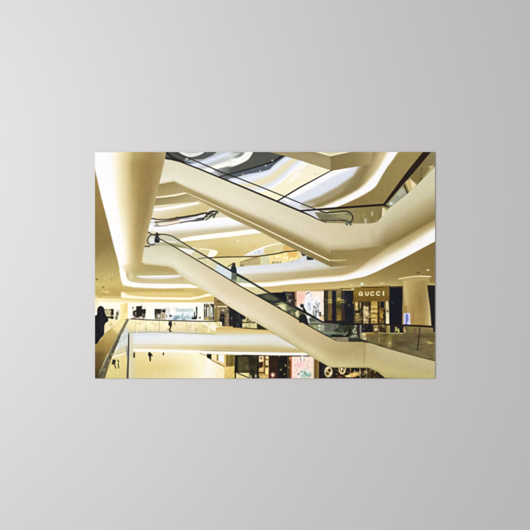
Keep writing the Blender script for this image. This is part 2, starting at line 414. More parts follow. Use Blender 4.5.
    poly(w(420, 235, 480, 245, 470, 330, 425, 320), (236, 222, 170), .8)
    poly(z(0, 440, 60, 450, 60, 480, 0, 480), (150, 140, 96), .7)
    for u in (40, 60, 95, 120, 155): blob(*w(u, 420 - u * .05)[0], .6, .8, (110, 96, 84), .8)
    # blue-white gallery front running behind the lower escalator
    strip([(225, 268.5), (240, 266.8), (275, 264), (293, 261.5), (305, 256), (331, 258), (375, 250)],
          [(225, 278), (240, 275.6), (290, 273), (320, 270.5), (345, 268), (375, 262)],
          [(230, [(0, (226, 229, 236)), (.6, (236, 236, 238)), (1, (226, 222, 210))]), (310, [(0, (214, 218, 226)), (.6, (226, 226, 226)), (1, (205, 198, 170))]), (372, [(0, (200, 188, 150)), (1, (190, 170, 120))])], .5, 1.5)
    strip([(225, 277), (240, 275), (290, 272.6), (320, 270), (345, 267), (375, 258)], [(225, 285), (240, 283), (268, 281.8), (290, 280), (318, 276.8), (340, 275), (359, 271), (375, 262)],
          [(230, [(0, (226, 220, 200)), (1, (206, 192, 148))]), (300, [(0, (196, 178, 138)), (1, (190, 168, 118))]), (370, [(0, (172, 148, 96)), (1, (190, 165, 112))])], 1.2, .8)
    line(z7(290, 368, 350, 362, 530, 355), .9, (52, 42, 26), .35)
    line([(230, 257), (256, 256.6), (275, 254), (284, 252), (297.6, 250.6)], [.8, .9, 1.0, 1.2, .9], (48, 38, 26), .35)
    poly(w(465, 270, 545, 290, 545, 312, 490, 320), (70, 74, 66), .5)
    poly([(306.5, 256), (314, 258), (313, 260), (307, 260)], (60, 58, 50), .5)

def paint_lower_right_background():
    # ceiling below the long white cove, store fronts
    poly([(225, 282), (290, 280), (340, 278), (375, 268), (436, 238), (436, 350), (300, 350), (250, 310)], (206, 180, 116))
    strip([(225, 287), (268, 286.5), (290, 284.3), (318, 282.4), (340, 280.8), (354, 278.5), (368, 274.8), (402, 259), (436, 241)],
          [(225, 292.5), (288, 292.5), (300, 291), (325, 290.2), (350, 288.6), (390, 287), (404, 286), (436, 286)],
          [(240, [(0, (214, 186, 118)), (1, (226, 200, 134))]), (290, [(0, (204, 178, 118)), (1, (212, 184, 116))]), (345, [(0, (186, 160, 100)), (.8, (218, 194, 130)), (1, (176, 150, 92))]),
           (385, [(0, (150, 128, 76)), (.6, (168, 144, 88)), (1, (212, 190, 130))]), (432, [(0, (136, 112, 62)), (1, (150, 126, 72))])], .4, .4)
    # cove
    strip(spl([(225, 283.5), (240, 282.3), (268, 281.4), (290, 279.2), (318, 276.6), (340, 274.9), (352, 271.5), (362, 266), (370, 259.5), (385, 249.5), (400, 241.5), (436, 221)], 4),
          spl([(225, 287.6), (240, 287.2), (268, 286.6), (290, 284.4), (318, 282.6), (340, 281), (354, 278.6), (370, 274.6), (402, 259), (436, 240.8)], 4),
          [(0, [(0, (240, 226, 190)), (.25, (255, 250, 236)), (.5, W_), (1, (255, 254, 250))]), (360, [(0, (206, 186, 140)), (.35, (250, 244, 225)), (.5, W_), (1, W_)]),
           (375, [(0, (186, 163, 112)), (.55, (244, 236, 212)), (.75, W_), (1, W_)]), (405, [(0, (180, 158, 106)), (.3, (206, 188, 142)), (.5, (246, 238, 216)), (.65, W_), (1, W_)]), (436, [(0, (168, 146, 92)), (.25, (222, 206, 164)), (.42, W_), (1, W_)])], .9, .5)
    # downlights and sprinkler marks
    z = Z(390, 270, 10.6)
    blob(427.9, 270.1, 1.3, .6, (255, 250, 225), 1, 0, 1.6); blob(418.3, 272.7, 1.8, .6, (104, 66, 44), .8)
    blob(362, 284, 1.5, 1.2, (226, 244, 226), 1, 0, 1.5); blob(382, 283.4, 1.5, .5, (244, 224, 170)); blob(370.2, 284.2, 1.2, .5, (176, 136, 78), .8)
    blob(351.4, 284.8, .8, .5, (250, 232, 190))
    # dark frontage
    rect(284, 292, 436, 328, (40, 34, 34), .5)
    poly([(268, 292.8), (287, 292.2), (287, 310), (280, 309)], (24, 22, 34), .5)
    z = Z(285, 285, 15.14)
    poly(z(-30, 100, 165, 105, 165, 330, 0, 280, -30, 250), (56, 44, 40), .5)
    rect(*z(-20, 105)[0], *z(15, 260)[0], (30, 28, 34), .5)
    rect(*z(20, 130)[0], *z(55, 260)[0], (84, 82, 72), .6); blob(*z(72, 240)[0], 1.1, 1.3, (214, 206, 178), .9); blob(*z(55, 140)[0], 1.2, .7, (130, 120, 90), .8)
    poly(z(150, 95, 185, 95, 185, 340, 150, 320), (176, 136, 96), .5)
    # large pink poster seen through the escalator
    rect(*z(178, 95)[0], 324.2, 323, G((298, 292), (324, 320), (0, (252, 214, 192)), (.3, (254, 236, 220)), (1, (254, 232, 214))), .4)
    poly(z(300, 130, 340, 110, 400, 125, 420, 200, 500, 150, 540, 260, 535, 560, 300, 560, 250, 330), (248, 246, 248), 1.5)
    poly(z(185, 105, 330, 100, 300, 200, 260, 290, 190, 330), (248, 206, 186), 1.3)
    blob(*z(345, 140)[0], 1.6, 2.2, W_); line(z(325, 145, 345, 112, 370, 120), .8, (120, 112, 104), .4)
    line(z(390, 120, 395, 180), .5, (150, 170, 180), .4, .8)
    for u, v, rx, ry, c in ((365, 290, 1.4, 1.6, (176, 190, 214)), (375, 350, 1, 2.6, (176, 190, 206)), (440, 330, .8, .8, (96, 100, 96)), (462, 345, 1, .7, (100, 104, 100)),
                            (475, 285, .5, 1.6, (120, 120, 116)), (500, 320, .7, 1.8, (110, 108, 104)), (470, 400, 1, 1.6, (90, 92, 88)), (430, 420, .5, 3.2, (70, 76, 80)),
                            (465, 440, .8, 1.8, (120, 130, 124)), (505, 400, .7, 2, (116, 104, 100)), (450, 480, 1.4, 1.2, (76, 80, 74)), (340, 330, .6, 1.4, (206, 214, 224))):
        blob(*z(u, v)[0], rx, ry, c, .85)
    rect(*z(520, 410)[0], *z(545, 470)[0], (70, 66, 60), .5); rect(*z(520, 470)[0], *z(590, 570)[0], (232, 206, 160), .5); line(z(510, 465, 590, 465), .6, (90, 72, 56), .4)
    # dark bays with brass between
    z = Z(320, 285, 15.14)
    rect(*z(60, 85)[0], *z(560, 560)[0], (30, 27, 38), .4)
    rect(*z(60, 95)[0], *z(125, 540)[0], G((324, 290), (324, 320), (0, (58, 44, 30)), (.4, (52, 50, 38)), (1, (64, 64, 42))), .5)
    rect(*z(122, 85)[0], *z(182, 540)[0], G((324, 290), (324, 320), (0, (140, 122, 86)), (.3, (150, 130, 74)), (.5, (112, 84, 50)), (1, (126, 96, 46))), .5)
    rect(*z(245, 85)[0], *z(325, 540)[0], G((324, 290), (324, 320), (0, (146, 130, 84)), (.35, (120, 104, 60)), (.55, (72, 66, 30)), (.75, (120, 96, 48)), (1, (148, 116, 56))), .5)
    rect(*z(325, 100)[0], *z(370, 540)[0], (66, 52, 52), .7)
    rect(*z(340, 380)[0], *z(380, 540)[0], (72, 44, 44), .8)
    blob(*z(285, 235)[0], 2.8, .8, (224, 200, 86), 1, 0, 1.6); blob(*z(285, 208)[0], 1.2, .8, (244, 226, 150)); blob(*z(340, 228)[0], 1.9, .5, (214, 196, 110)); blob(*z(342, 262)[0], 2.0, .6, (206, 190, 96))
    blob(*z(285, 240)[0], 1.8, .35, (90, 74, 24), .9)
    rect(*z(122, 218)[0], *z(182, 235)[0], (206, 184, 110), .5); blob(*z(148, 262)[0], 1.8, .7, (222, 202, 104))
    rect(*z(80, 215)[0], *z(122, 235)[0], (100, 100, 96), .5, .8)
    line(z(55, 78, 330, 72), .8, (110, 80, 50), .5)
    blob(*z(490, 65)[0], .8, .5, (214, 196, 170)); line(z(310, 55, 470, 60), .6, (60, 46, 30), .4)
    poly(z(500, 80, 560, 80, 560, 560, 530, 560, 525, 300, 500, 270), (112, 88, 40), .5)
    blob(*z(515, 268)[0], 1.1, 1.0, (226, 202, 100), 1, 0, 1.5)

def paint_sign_store():
    z = Z(355, 285, 15.14)
    rect(*z(-20, 240)[0], *z(520, 640)[0], (74, 58, 34), .5)
    # displays
    rect(*z(0, 255)[0], *z(50, 390)[0], (196, 168, 104), .6); blob(*z(25, 300)[0], 1.3, 2, (234, 208, 140), .9)
    rect(*z(0, 425)[0], *z(95, 600)[0], (118, 100, 66), .6)
    poly(z(50, 260, 90, 255, 90, 380, 60, 390, 40, 340), (80, 62, 34), .5); rect(*z(72, 260)[0], *z(92, 350)[0], (170, 160, 110), .5)
    rect(*z(0, 388)[0], *z(80, 412)[0], (34, 26, 18), .5)
    for u, v in ((35, 440), (20, 490), (60, 470), (40, 530), (75, 520)): blob(*z(u, v)[0], 1.1, .8, (196, 166, 104), .9)
    rect(*z(95, 250)[0], *z(125, 600)[0], (40, 28, 18), .6)
    rect(*z(125, 320)[0], *z(210, 600)[0], (176, 150, 98), .7); rect(*z(120, 250)[0], *z(215, 325)[0], (78, 58, 34), .6)
    for u, v, r in ((150, 340, 1.5), (190, 350, 1.2), (155, 400, 2), (190, 430, 1.5), (165, 470, 1.8), (150, 520, 1.4)): blob(*z(u, v)[0], r, r * .9, (240, 216, 172), .85)
    rect(*z(210, 250)[0], *z(240, 600)[0], (58, 40, 20), .6)
    rect(*z(240, 240)[0], *z(345, 600)[0], (188, 158, 82), .6)
    for u, v in ((290, 330), (270, 400), (310, 400), (290, 470), (300, 530)): blob(*z(u, v)[0], 2.2, .8, (238, 210, 130), .9); blob(*z(u, v + 28)[0], 2.4, .4, (120, 84, 34), .8)
    rect(*z(342, 250)[0], *z(372, 600)[0], (74, 50, 24), .5)
    poly(z(372, 240, 452, 240, 452, 360, 378, 360), (150, 128, 66), .4); poly(z(384, 250, 445, 250, 440, 352, 384, 345), (26, 24, 42), .4)
    rect(*z(372, 360)[0], *z(440, 600)[0], (118, 82, 34), .6); blob(*z(405, 450)[0], 1.6, 3, (196, 164, 70), .9)
    poly(z(430, 380, 465, 360, 465, 600, 420, 600), (60, 44, 26), .5)
    poly(z(462, 240, 505, 240, 515, 400, 522, 640, 470, 640), G((386, 300), (386, 325), (0, (206, 190, 130)), (1, (246, 238, 200))), .5)
    # sign board with its name
    poly([(354.2, 287.6), (390.5, 285.8), (390.5, 300.6), (354.2, 301.6)], G((354, 287), (390, 300), (0, (148, 118, 48)), (.5, (134, 104, 42)), (1, (138, 112, 52))), .4)
    poly(z(0, 35, 520, 8, 520, 38, 0, 62), (136, 106, 44), .6, .8)
    line(z(100, 32, 330, 36), .8, (70, 44, 18), .4); line(z(330, 36, 430, 40), .6, (88, 60, 24), .4)
    blob(*z(40, 20)[0], 2, .6, (214, 196, 160), .8)
    poly([(354.2, 296.5), (390.5, 295.5), (390.5, 300.6), (354.2, 301.6)], (116, 86, 34), 1.5, .6)
    ink = (252, 234, 194); w = 1.0
    def letter_c(cx, cy, rx, ry, gap=.75, bar=False):
        pts = [(cx + rx * math.cos(t), cy + ry * math.sin(t)) for t in np.linspace(-gap, -2 * math.pi + gap, 20)]
        line(pts, w, ink, .3)
        if bar: line([(cx + .1, cy + .15), (cx + rx * .95, cy + .15), (cx + rx * .95, cy + ry * .85)], .8, ink, .3)
    letter_c(360.8, 293.8, 1.7, 1.75, .65, True)
    line([(365.7, 292.0), (365.7, 294.2), (366.2, 295.1), (367.0, 295.4), (367.8, 295.1), (368.3, 294.2), (368.3, 292.0)], w, ink, .3)
    letter_c(372.4, 293.6, 1.75, 1.8); letter_c(378.3, 293.5, 1.75, 1.8)
    line([(383.5, 291.6), (383.5, 295.1)], 1.3, ink, .3)
    # dark doorway and the round column beyond
    poly([(389.5, 286.5), (404, 286), (404.5, 306), (403, 328), (389.5, 328)], (24, 22, 32), .5)
    line([(391, 287.2), (403.6, 286.8)], .8, (96, 78, 40), .5)
    line([(402.2, 287), (404.2, 305)], .8, (104, 72, 44), .5); blob(392.5, 303, .8, 1, (70, 70, 60), .8)
    z = Z(390, 270, 10.6)
    poly([(403, 280), (429, 279), (431, 285), (432, 329), (402, 329)], (176, 150, 92), .5)
    strip([(403, 278), (403.2, 284), (404.8, 300), (406, 312), (407, 330)][::1], [(429.4, 278), (428.8, 284), (430, 300), (431.2, 312), (432, 330)],
          [(278, [(0, (206, 186, 124)), (.3, (196, 172, 112)), (.8, (168, 140, 84)), (1, (176, 150, 92))]), (300, [(0, (214, 194, 130)), (.25, (184, 156, 96)), (.6, (162, 130, 74)), (.85, (172, 146, 92)), (1, (206, 190, 140))]),
           (322, [(0, (176, 146, 88)), (.4, (180, 148, 84)), (.7, (176, 146, 84)), (1, (224, 206, 156))])], .5, .4, vert=True)
    rect(402.5, 306, 407, 328, (170, 140, 84), .6)
    poly(z(395, 160, 500, 160, 500, 600, 440, 600, 425, 400, 405, 250), (30, 28, 26), .5)
    poly(z(400, 130, 500, 130, 500, 166, 400, 160), (176, 152, 92), .5)
    line(z(400, 152, 500, 158), .6, (206, 184, 120), .4)
    line(z(95, 94, 150, 84, 240, 70, 330, 66, 400, 70, 432, 70), [1.0, 1.4, 1.1, 1.3, 1.5, 1.1], (250, 238, 190), .5)
    poly(z(130, 85, 240, 76, 420, 76, 400, 110, 150, 120), (190, 164, 104), 1.2, .8)
    poly(z(230, 380, 255, 385, 262, 560, 240, 560), (168, 120, 70), .9, .45)
    # small lit screen on the column
    poly(z(145, 458, 212, 456, 220, 640, 142, 640), (214, 216, 242), .4)
    poly(z(165, 470, 190, 465, 196, 530, 180, 560, 185, 640, 165, 640), (104, 112, 188), .8, .85)
    poly(z(166, 570, 205, 590, 212, 640, 160, 640), (30, 30, 90), .5)

def paint_right_floor():
    # the gallery floor and its glass balustrade, right
    z = Z(380, 320, 8.83)
    poly([(320, 324), (400, 325), (436, 327), (436, 364), (364, 344), (320, 340)], (104, 90, 56), .3)
    strip([(364, 324), (400, 325), (436, 326.5)], [(364, 333.5), (400, 333.5), (436, 334)],
          [(366, [(0, (70, 50, 36)), (.8, (46, 34, 30)), (1, (120, 96, 50))]), (396, [(0, (60, 50, 46)), (1, (70, 60, 44))]), (410, [(0, (140, 118, 76)), (1, (128, 112, 78))]), (434, [(0, (170, 146, 88)), (1, (124, 108, 72))])], .4, .8)
    strip([(364, 333.5), (400, 333.5), (436, 335)], [(364, 344), (382, 349), (400, 354), (436, 364)],
          [(366, [(0, (156, 128, 70)), (.3, (120, 98, 58)), (1, (106, 92, 62))]), (385, [(0, (132, 112, 56)), (.4, (112, 98, 56)), (1, (98, 86, 52))]), (400, [(0, (118, 102, 60)), (.4, (92, 80, 52)), (1, (110, 98, 66))]),
           (416, [(0, (110, 96, 66)), (1, (122, 110, 76))]), (434, [(0, (118, 100, 66)), (.5, (136, 118, 76)), (1, (112, 100, 66))])], .4, .4)
    w = Z(360, 315, 15.14)
    rect(*w(30, 145)[0], *w(205, 270)[0], (32, 26, 36), .6)
    rect(*w(200, 150)[0], *w(290, 265)[0], (128, 98, 56), .8); blob(*w(240, 218)[0], 1.5, 1.1, (255, 236, 196)); blob(*w(240, 165)[0], 1.8, .7, (222, 190, 140), .9)
    poly(w(290, 160, 400, 240, 400, 270, 290, 262), (58, 44, 32), .7)
    rect(*w(400, 150)[0], *w(455, 265)[0], (186, 168, 96), .5); rect(*w(455, 150)[0], *w(545, 265)[0], (34, 28, 40), .5)
    poly(w(290, 150, 400, 150, 440, 240, 330, 190), (108, 92, 52), .6)
    line(w(30, 275, 200, 268), 1.0, (214, 178, 96), .6); line(w(280, 268, 400, 275, 650, 278), .9, (214, 190, 130), .5)
    blob(*w(70, 365)[0], 1.2, 1.3, (226, 206, 160)); blob(*w(135, 370)[0], 1.2, 1, (176, 156, 116)); line(w(72, 280, 76, 350), 1.2, (178, 146, 76), .8, .8)
    blob(*w(440, 400)[0], 2.2, 4.2, (196, 182, 96), .8); blob(*w(455, 425)[0], 1.0, 1.2, (226, 214, 140), .9)
    line(w(282, 345, 292, 400), .8, (176, 164, 130), .5); blob(*w(380, 320)[0], 3, 3, (90, 74, 40), .6); blob(*w(300, 340)[0], 5, 2, (140, 116, 76), .5)
    # right part: reflections and posts
    v = Z(395, 315, 15.14)
    poly(v(0, 170, 135, 165, 130, 268, 0, 270), (32, 27, 34), .4)
    poly(v(0, 175, 30, 185, 40, 230, 0, 265), (178, 174, 96), .6); poly(v(28, 215, 60, 200, 75, 265, 40, 268), (186, 178, 104), .6)
    poly(v(130, 170, 160, 230, 170, 262, 140, 270, 125, 225), (202, 176, 104), .6)
    rect(*v(290, 200)[0], *v(318, 320)[0], (118, 92, 70), .8); blob(*v(250, 190)[0], 3, 1.6, (132, 124, 48), .7)
    line(v(320, 325, 620, 330), .8, (84, 72, 44), .7, .9)
    blob(*v(520, 415)[0], 3, .8, (206, 186, 110), .8, .15); blob(*v(450, 390)[0], 4, .8, (164, 146, 84), .7, .2); blob(430, 343.2, 2.2, .6, (226, 206, 130), .8, .2)
    for _ in range(70):
        a, b = 366 + rng.random() * 68, 336 + rng.random() * 24
        blob(a, b, 1.5 + rng.random() * 3, .5 + rng.random(), tuple(np.array((118, 102, 64)) * (.75 + .6 * rng.random())), .35, .1)
    line(v(370, 195, 374, 260, 358, 370, 340, 530), [1.0, .8, 1.0, 1.0], (52, 42, 30), .4)
    poly([(431.5, 315), (436, 315), (436, 332), (433.5, 332)], (28, 24, 24), .4)
    # level rail across the store fronts
    line([(323, 322.6), (335, 324), (360, 324.2), (382, 324.4), (404, 325.2), (420, 326), (436, 327)], [1.9, 1.9, 1.2, 1.4, 1.6, 1.9, 1.9], (38, 24, 24), .4)
    # escalator landing: newels, greenish glass
    g = Z(300, 310, 15.14)
    poly(g(350, 195, 540, 205, 640, 205, 900, 210, 900, 430, 640, 490, 430, 400, 300, 325, 140, 230, 190, 170, 280, 170), (44, 48, 42), .5)
    poly(g(150, 228, 370, 225, 370, 320, 300, 320, 200, 262), (142, 148, 116), .8)
    blob(*g(290, 240)[0], .9, .9, (244, 248, 236)); blob(*g(290, 288)[0], .9, .8, (222, 228, 214)); blob(*g(220, 250)[0], 3, 1.2, (178, 184, 134), .8, .4); blob(*g(340, 250)[0], 1.6, 2, (168, 172, 130), .6)
    rect(*g(375, 225)[0], *g(400, 320)[0], (60, 58, 54), .6)
    poly(g(300, 320, 540, 325, 700, 340, 740, 330, 700, 390, 420, 390), (96, 106, 84), .7)
    line(g(320, 330, 420, 345, 540, 350, 660, 350), [1.2, 1.4, 1.2, .8], (124, 134, 108), .6)
    poly(g(370, 365, 480, 372, 650, 378, 640, 405, 440, 405), (24, 26, 34), .4)
    h = Z(330, 315, 15.14)
    rect(*h(0, 150)[0], *h(50, 250)[0], (62, 64, 50), .7); rect(*h(100, 165)[0], *h(230, 265)[0], (72, 76, 62), .9)
    rect(*h(50, 150)[0], *h(100, 250)[0], (38, 34, 34), .7)
    poly(h(230, 150, 420, 150, 420, 330, 300, 340, 200, 330), (54, 56, 36), .8)
    line(h(0, 268, 190, 272, 225, 270), .9, (112, 124, 100), .5)
    line(h(215, 315, 240, 285, 262, 262), 1.1, (150, 158, 140), .5); line(h(250, 320, 290, 290, 300, 240), 1.2, (20, 18, 20), .5)
    poly(h(290, 345, 340, 300, 400, 290, 430, 340), (150, 152, 130), .8)
    for u, w_ in ((385, 170), (360, 262), (390, 265), (350, 235), (375, 210)): blob(*h(u, w_)[0], .8, 1.0, (222, 222, 206), .9)
    rect(*h(425, 140)[0], *h(450, 335)[0], (42, 28, 30), .5); rect(*h(450, 140)[0], *h(480, 330)[0], (140, 136, 128), .5)
    rect(*h(480, 150)[0], *h(545, 265)[0], (32, 28, 40), .6)
    poly(h(470, 275, 540, 270, 560, 390, 470, 380), (176, 156, 112), .8); blob(*h(515, 290)[0], 1.4, 1.2, (250, 226, 160), .9); blob(*h(520, 365)[0], 1, 1, (240, 226, 196), .9)
    poly(h(275, 345, 430, 345, 540, 385, 560, 402, 280, 406), (70, 70, 56), .5)
    line(h(285, 372, 470, 385, 560, 398), 1.1, (40, 40, 30), .5)
    poly(h(0, 330, 60, 335, 275, 335, 280, 405, 100, 408), (140, 130, 100), .7)
    rect(*h(170, 335)[0], *h(275, 400)[0], (150, 138, 106), 1.2, .5)
    line(h(0, 322, 180, 326, 270, 318), 1.1, (20, 20, 26), .4)
    line([(335, 324), (348, 324.2), (365, 324)], [1.8, 1.6, 1.0], (28, 24, 34), .4)

def paint_lower_store():
    # below the lower gallery front
    rect(200, 350, 436, 380, (44, 34, 28), .4)
    strip([(125, 351), (150, 351.6), (205, 353), (240, 354)], [(125, 380), (240, 380)],
          [(128, [(0, (236, 222, 160)), (.6, (232, 212, 138)), (1, (224, 208, 146))]), (165, [(0, (250, 240, 205)), (.5, (234, 214, 146)), (1, (236, 222, 164))]),
           (190, [(0, (252, 246, 212)), (.6, (246, 232, 182)), (1, (246, 236, 190))]), (204, [(0, (255, 252, 222)), (1, (254, 250, 226))]), (220, [(0, (250, 240, 205)), (1, (252, 240, 190))]), (238, [(0, (240, 214, 132)), (1, (234, 206, 118))])], .3, .3)
    z = Z(205, 350, 15.14)
    poly(z(0, 40, 560, 40, 560, 360, 445, 345, 430, 260, 300, 262, 150, 180, 20, 110), (234, 216, 160), .5)
    poly(z(0, 60, 28, 60, 28, 118, 0, 100), (250, 240, 206), .4)
    poly(z(28, 60, 98, 60, 98, 150, 28, 112), (24, 20, 14), .4)
    poly(z(98, 68, 180, 68, 180, 175, 98, 140), (252, 232, 182), .5); rect(*z(178, 68)[0], *z(205, 160)[0], (150, 132, 66), .5)
    poly(z(205, 70, 288, 70, 288, 200, 205, 165), W_, .5)
    poly(z(95, 140, 290, 238, 290, 262, 95, 158), (206, 172, 96), .5); line(z(95, 152, 290, 256), .6, (120, 96, 40), .4)
    poly(z(0, 100, 95, 156, 290, 262, 290, 600, -60, 600, -60, 80), G((200, 360), (224, 366), (0, (250, 242, 196)), (.4, (255, 250, 240)), (1, (252, 240, 196))), .5)
    rect(*z(290, 72)[0], *z(325, 262)[0], (222, 194, 120), .5)
    rect(*z(322, 72)[0], *z(345, 250)[0], (108, 84, 34), .5); rect(*z(343, 72)[0], *z(450, 250)[0], G((228, 360), (235, 360), (0, (140, 116, 56)), (.6, (116, 98, 40)), (1, (150, 134, 60))), .5)
    rect(*z(320, 68)[0], *z(450, 85)[0], (160, 146, 80), .5)
    poly(z(300, 262, 440, 245, 450, 345, 540, 385, 540, 440, 290, 440), G((224, 366), (236, 378), (0, (238, 212, 134)), (1, (226, 190, 98))), .6)
    # glazed bay
    z = Z(240, 350, 15.14)
    rect(*Z(205, 350, 15.14)(450, 78)[0], 262.5, 380, (44, 38, 26), .4)
    poly(Z(205, 350, 15.14)(455, 85, 500, 85, 500, 355, 445, 340), (34, 22, 20), .4)
    rect(*z(-30, 100)[0], *z(125, 340)[0], G((238, 356), (246, 374), (0, (74, 68, 40)), (.6, (92, 84, 48)), (1, (66, 60, 36))), .6)
    line(z(130, 95, 132, 420), .5, (100, 92, 62), .4); line(z(250, 95, 240, 360), .6, (84, 76, 54), .5)
    blob(*z(118, 250)[0], 1.0, 1.3, (150, 138, 86), .8); blob(*z(110, 272)[0], .8, .6, (180, 166, 110), .8)
    for k in range(22): blob(240 + rng.random() * 20, 356 + rng.random() * 18, .8 + rng.random(), 1 + rng.random() * 2, tuple(np.array((64, 56, 36)) * (.5 + rng.random())), .5)
    poly(z(-60, 345, 100, 345, 150, 350, 180, 440, -60, 440), (240, 222, 158), .4); line(z(-40, 350, 130, 420), .9, (58, 48, 28), .4)
    rect(*z(140, 340)[0], *z(158, 425)[0], (70, 64, 44), .5); rect(*z(185, 370)[0], *z(215, 425)[0], (30, 24, 20), .5); blob(*z(238, 395)[0], 1.0, 1.3, (232, 220, 196), .9); blob(*z(165, 400)[0], .9, 1.2, (196, 180, 130), .9)
    rect(*z(280, 90)[0], *z(440, 430)[0], (214, 176, 110), .4)
    rect(*z(262, 90)[0], *z(284, 430)[0], (26, 20, 18), .4)
    rect(*z(288, 95)[0], *z(350, 170)[0], (246, 222, 176), .5); blob(*z(318, 125)[0], .9, .9, (110, 60, 34), .9)
    poly(z(284, 190, 350, 180, 345, 260, 284, 275), (58, 30, 30), .5); blob(*z(325, 290)[0], 1.4, 1, (236, 196, 128), .9)
    rect(*z(284, 335)[0], *z(360, 352)[0], (60, 42, 24), .4); blob(*z(318, 372)[0], 1.6, .6, (176, 136, 68), .9)
    rect(*z(362, 95)[0], *z(378, 375)[0], (108, 80, 26), .4); rect(*z(378, 95)[0], *z(388, 240)[0], (60, 42, 22), .4)
    rect(*z(388, 95)[0], *z(430, 235)[0], (250, 226, 176), .5); rect(*z(385, 135)[0], *z(430, 155)[0], (140, 100, 48), .5)
    blob(*z(402, 245)[0], 1.6, .9, (70, 50, 20), .95); rect(*z(388, 275)[0], *z(430, 370)[0], (250, 224, 160), .5); blob(*z(415, 385)[0], 1.5, .5, (190, 140, 70), .9)
    rect(*z(436, 95)[0], 289, 380, (50, 34, 28), .4)
    poly(z(436, 350, 500, 345, 545, 360, 545, 425, 436, 425), (86, 40, 26), .6); blob(*z(500, 370)[0], 1.6, 1.4, (240, 190, 150), 1); blob(*z(495, 385)[0], 1, 1.4, (255, 240, 226), 1)
    z = Z(270, 320, 8.83)
    rect(*z(75, 325)[0], *z(165, 520)[0], (26, 22, 22), .4); rect(*z(0, 325)[0], *z(75, 440)[0], (52, 32, 22), .5)
    line(z(158, 325, 158, 520), .7, (120, 104, 54), .4)
    rect(*z(170, 322)[0], *z(195, 520)[0], (168, 84, 44), .4); rect(*z(168, 325)[0], *z(178, 520)[0], (110, 70, 40), .4); blob(*z(177, 338)[0], .9, .7, (252, 200, 160))
    # lower pink poster with its faint drawing
    rect(*z(192, 322)[0], *z(383, 520)[0], G((292, 356), (313, 378), (0, (252, 228, 208)), (.5, (252, 226, 214)), (1, (250, 228, 200))), .4)
    w = Z(285, 350, 15.14)
    blob(*w(265, 135)[0], 1.6, 2.2, (255, 252, 248)); line(w(235, 115, 238, 150, 245, 165), .7, (90, 90, 88), .4); line(w(285, 130, 292, 160, 280, 175), .6, (130, 130, 126), .4)
    line(w(245, 95, 285, 92), .5, (180, 170, 150), .4)
    blob(*w(215, 230)[0], 2.2, 3.2, (248, 192, 196), .7, .6); blob(*w(250, 200)[0], 3, 2, (250, 206, 206), .6); line(w(340, 220, 345, 270), .5, (180, 160, 160), .4, .8)
    poly(w(240, 310, 320, 295, 380, 320, 385, 400, 300, 420, 230, 420, 260, 370), (178, 212, 196), 1.4, .9)
    for u, v, rx, ry, c in ((345, 320, 1.6, 1.0, W_), (225, 385, 1.6, 2, (246, 246, 244)), (195, 300, .8, 2, (250, 250, 250)), (325, 375, 1.4, .4, (60, 100, 90)), (205, 365, .8, .8, (90, 110, 100)),
                            (240, 330, 1, .5, (110, 130, 120)), (370, 385, .8, 1.4, (120, 160, 150)), (300, 345, .6, .6, (70, 90, 90)), (270, 400, 2, .6, (120, 190, 170)), (180, 305, .3, 1.4, (160, 150, 110)), (395, 385, .8, 1.2, (200, 196, 170))):
        blob(*w(u, v)[0], rx, ry, c, .9, .5)
    rect(*z(383, 330)[0], *z(392, 520)[0], (236, 206, 160), .4)
    rect(*z(392, 330)[0], *z(432, 520)[0], (104, 76, 36), .5); rect(*z(404, 340)[0], *z(412, 520)[0], (150, 116, 56), .5); rect(*z(420, 350)[0], *z(430, 520)[0], (168, 140, 84), .5)
    rect(*z(434, 350)[0], 436, 380, (30, 24, 24), .4)
    # window display with round gold medallions
    w = Z(320, 350, 15.14)
    line(w(40, 250, 40, 420), 1, (52, 48, 50), .6)
    blob(*w(128, 330)[0], 4.1, 5.4, (255, 236, 190), 1, 0, 5)
    blob(*w(145, 305)[0], 1.7, 1.6, (96, 64, 26), .95, .6, 2); blob(*w(115, 355)[0], 1.9, 2.0, (112, 78, 32), .95, .5, 2); blob(*w(132, 330)[0], 1.0, .8, (252, 230, 170), .9)
    line(w(125, 300, 150, 330), .8, (40, 26, 14), .4); line(w(95, 335, 120, 375), .7, (80, 54, 24), .4)
    rect(*w(195, 270)[0], *w(225, 415)[0], (44, 34, 30), .6)
    line(w(235, 300, 280, 320), 1.4, (70, 66, 20), .6)
    line(w(290, 270, 292, 320, 315, 355, 345, 362, 375, 335, 385, 275), 1.3, (240, 214, 160), .4)
    line(w(320, 275, 322, 345), 1.2, (232, 196, 120), .5); line(w(340, 280, 365, 310, 345, 350), 1.0, (224, 190, 130), .5); blob(*w(330, 290)[0], .8, .8, (255, 240, 210))
    poly(w(380, 390, 440, 370, 510, 340, 560, 345, 560, 400, 440, 415, 385, 412), (206, 160, 70), .6)
    line(w(390, 395, 450, 378, 540, 352), 1.0, (252, 226, 120), .5); blob(*w(440, 400)[0], 1.4, .7, (255, 240, 200)); blob(*w(500, 365)[0], 2, .6, (255, 236, 170), .9)
    blob(*w(300, 408)[0], 2.4, .5, (196, 120, 80), .9); blob(*w(300, 385)[0], 2, 1, (96, 40, 36), .6)
    line(w(460, 270, 462, 345), .9, (196, 150, 90), .4); line(w(270, 360, 275, 410), .6, (110, 60, 60), .5)
    h = Z(330, 320, 8.83)
    poly(h(180, 470, 250, 455, 260, 490, 190, 510), (216, 172, 92), .5); blob(*h(225, 478)[0], 2.6, .8, (255, 226, 150), .9, -.3); blob(*h(265, 470)[0], .7, 1.8, (250, 230, 180), .9)
    line(h(264, 430, 266, 510), .8, (206, 170, 110), .4); blob(*h(310, 460)[0], 1.2, 1.4, (232, 196, 130), .9); blob(*h(300, 480)[0], 1.6, .6, (180, 140, 60), .9)
    line(h(282, 440, 290, 510), .6, (120, 100, 60), .5); line(h(322, 430, 326, 510), .8, (196, 170, 100), .4)
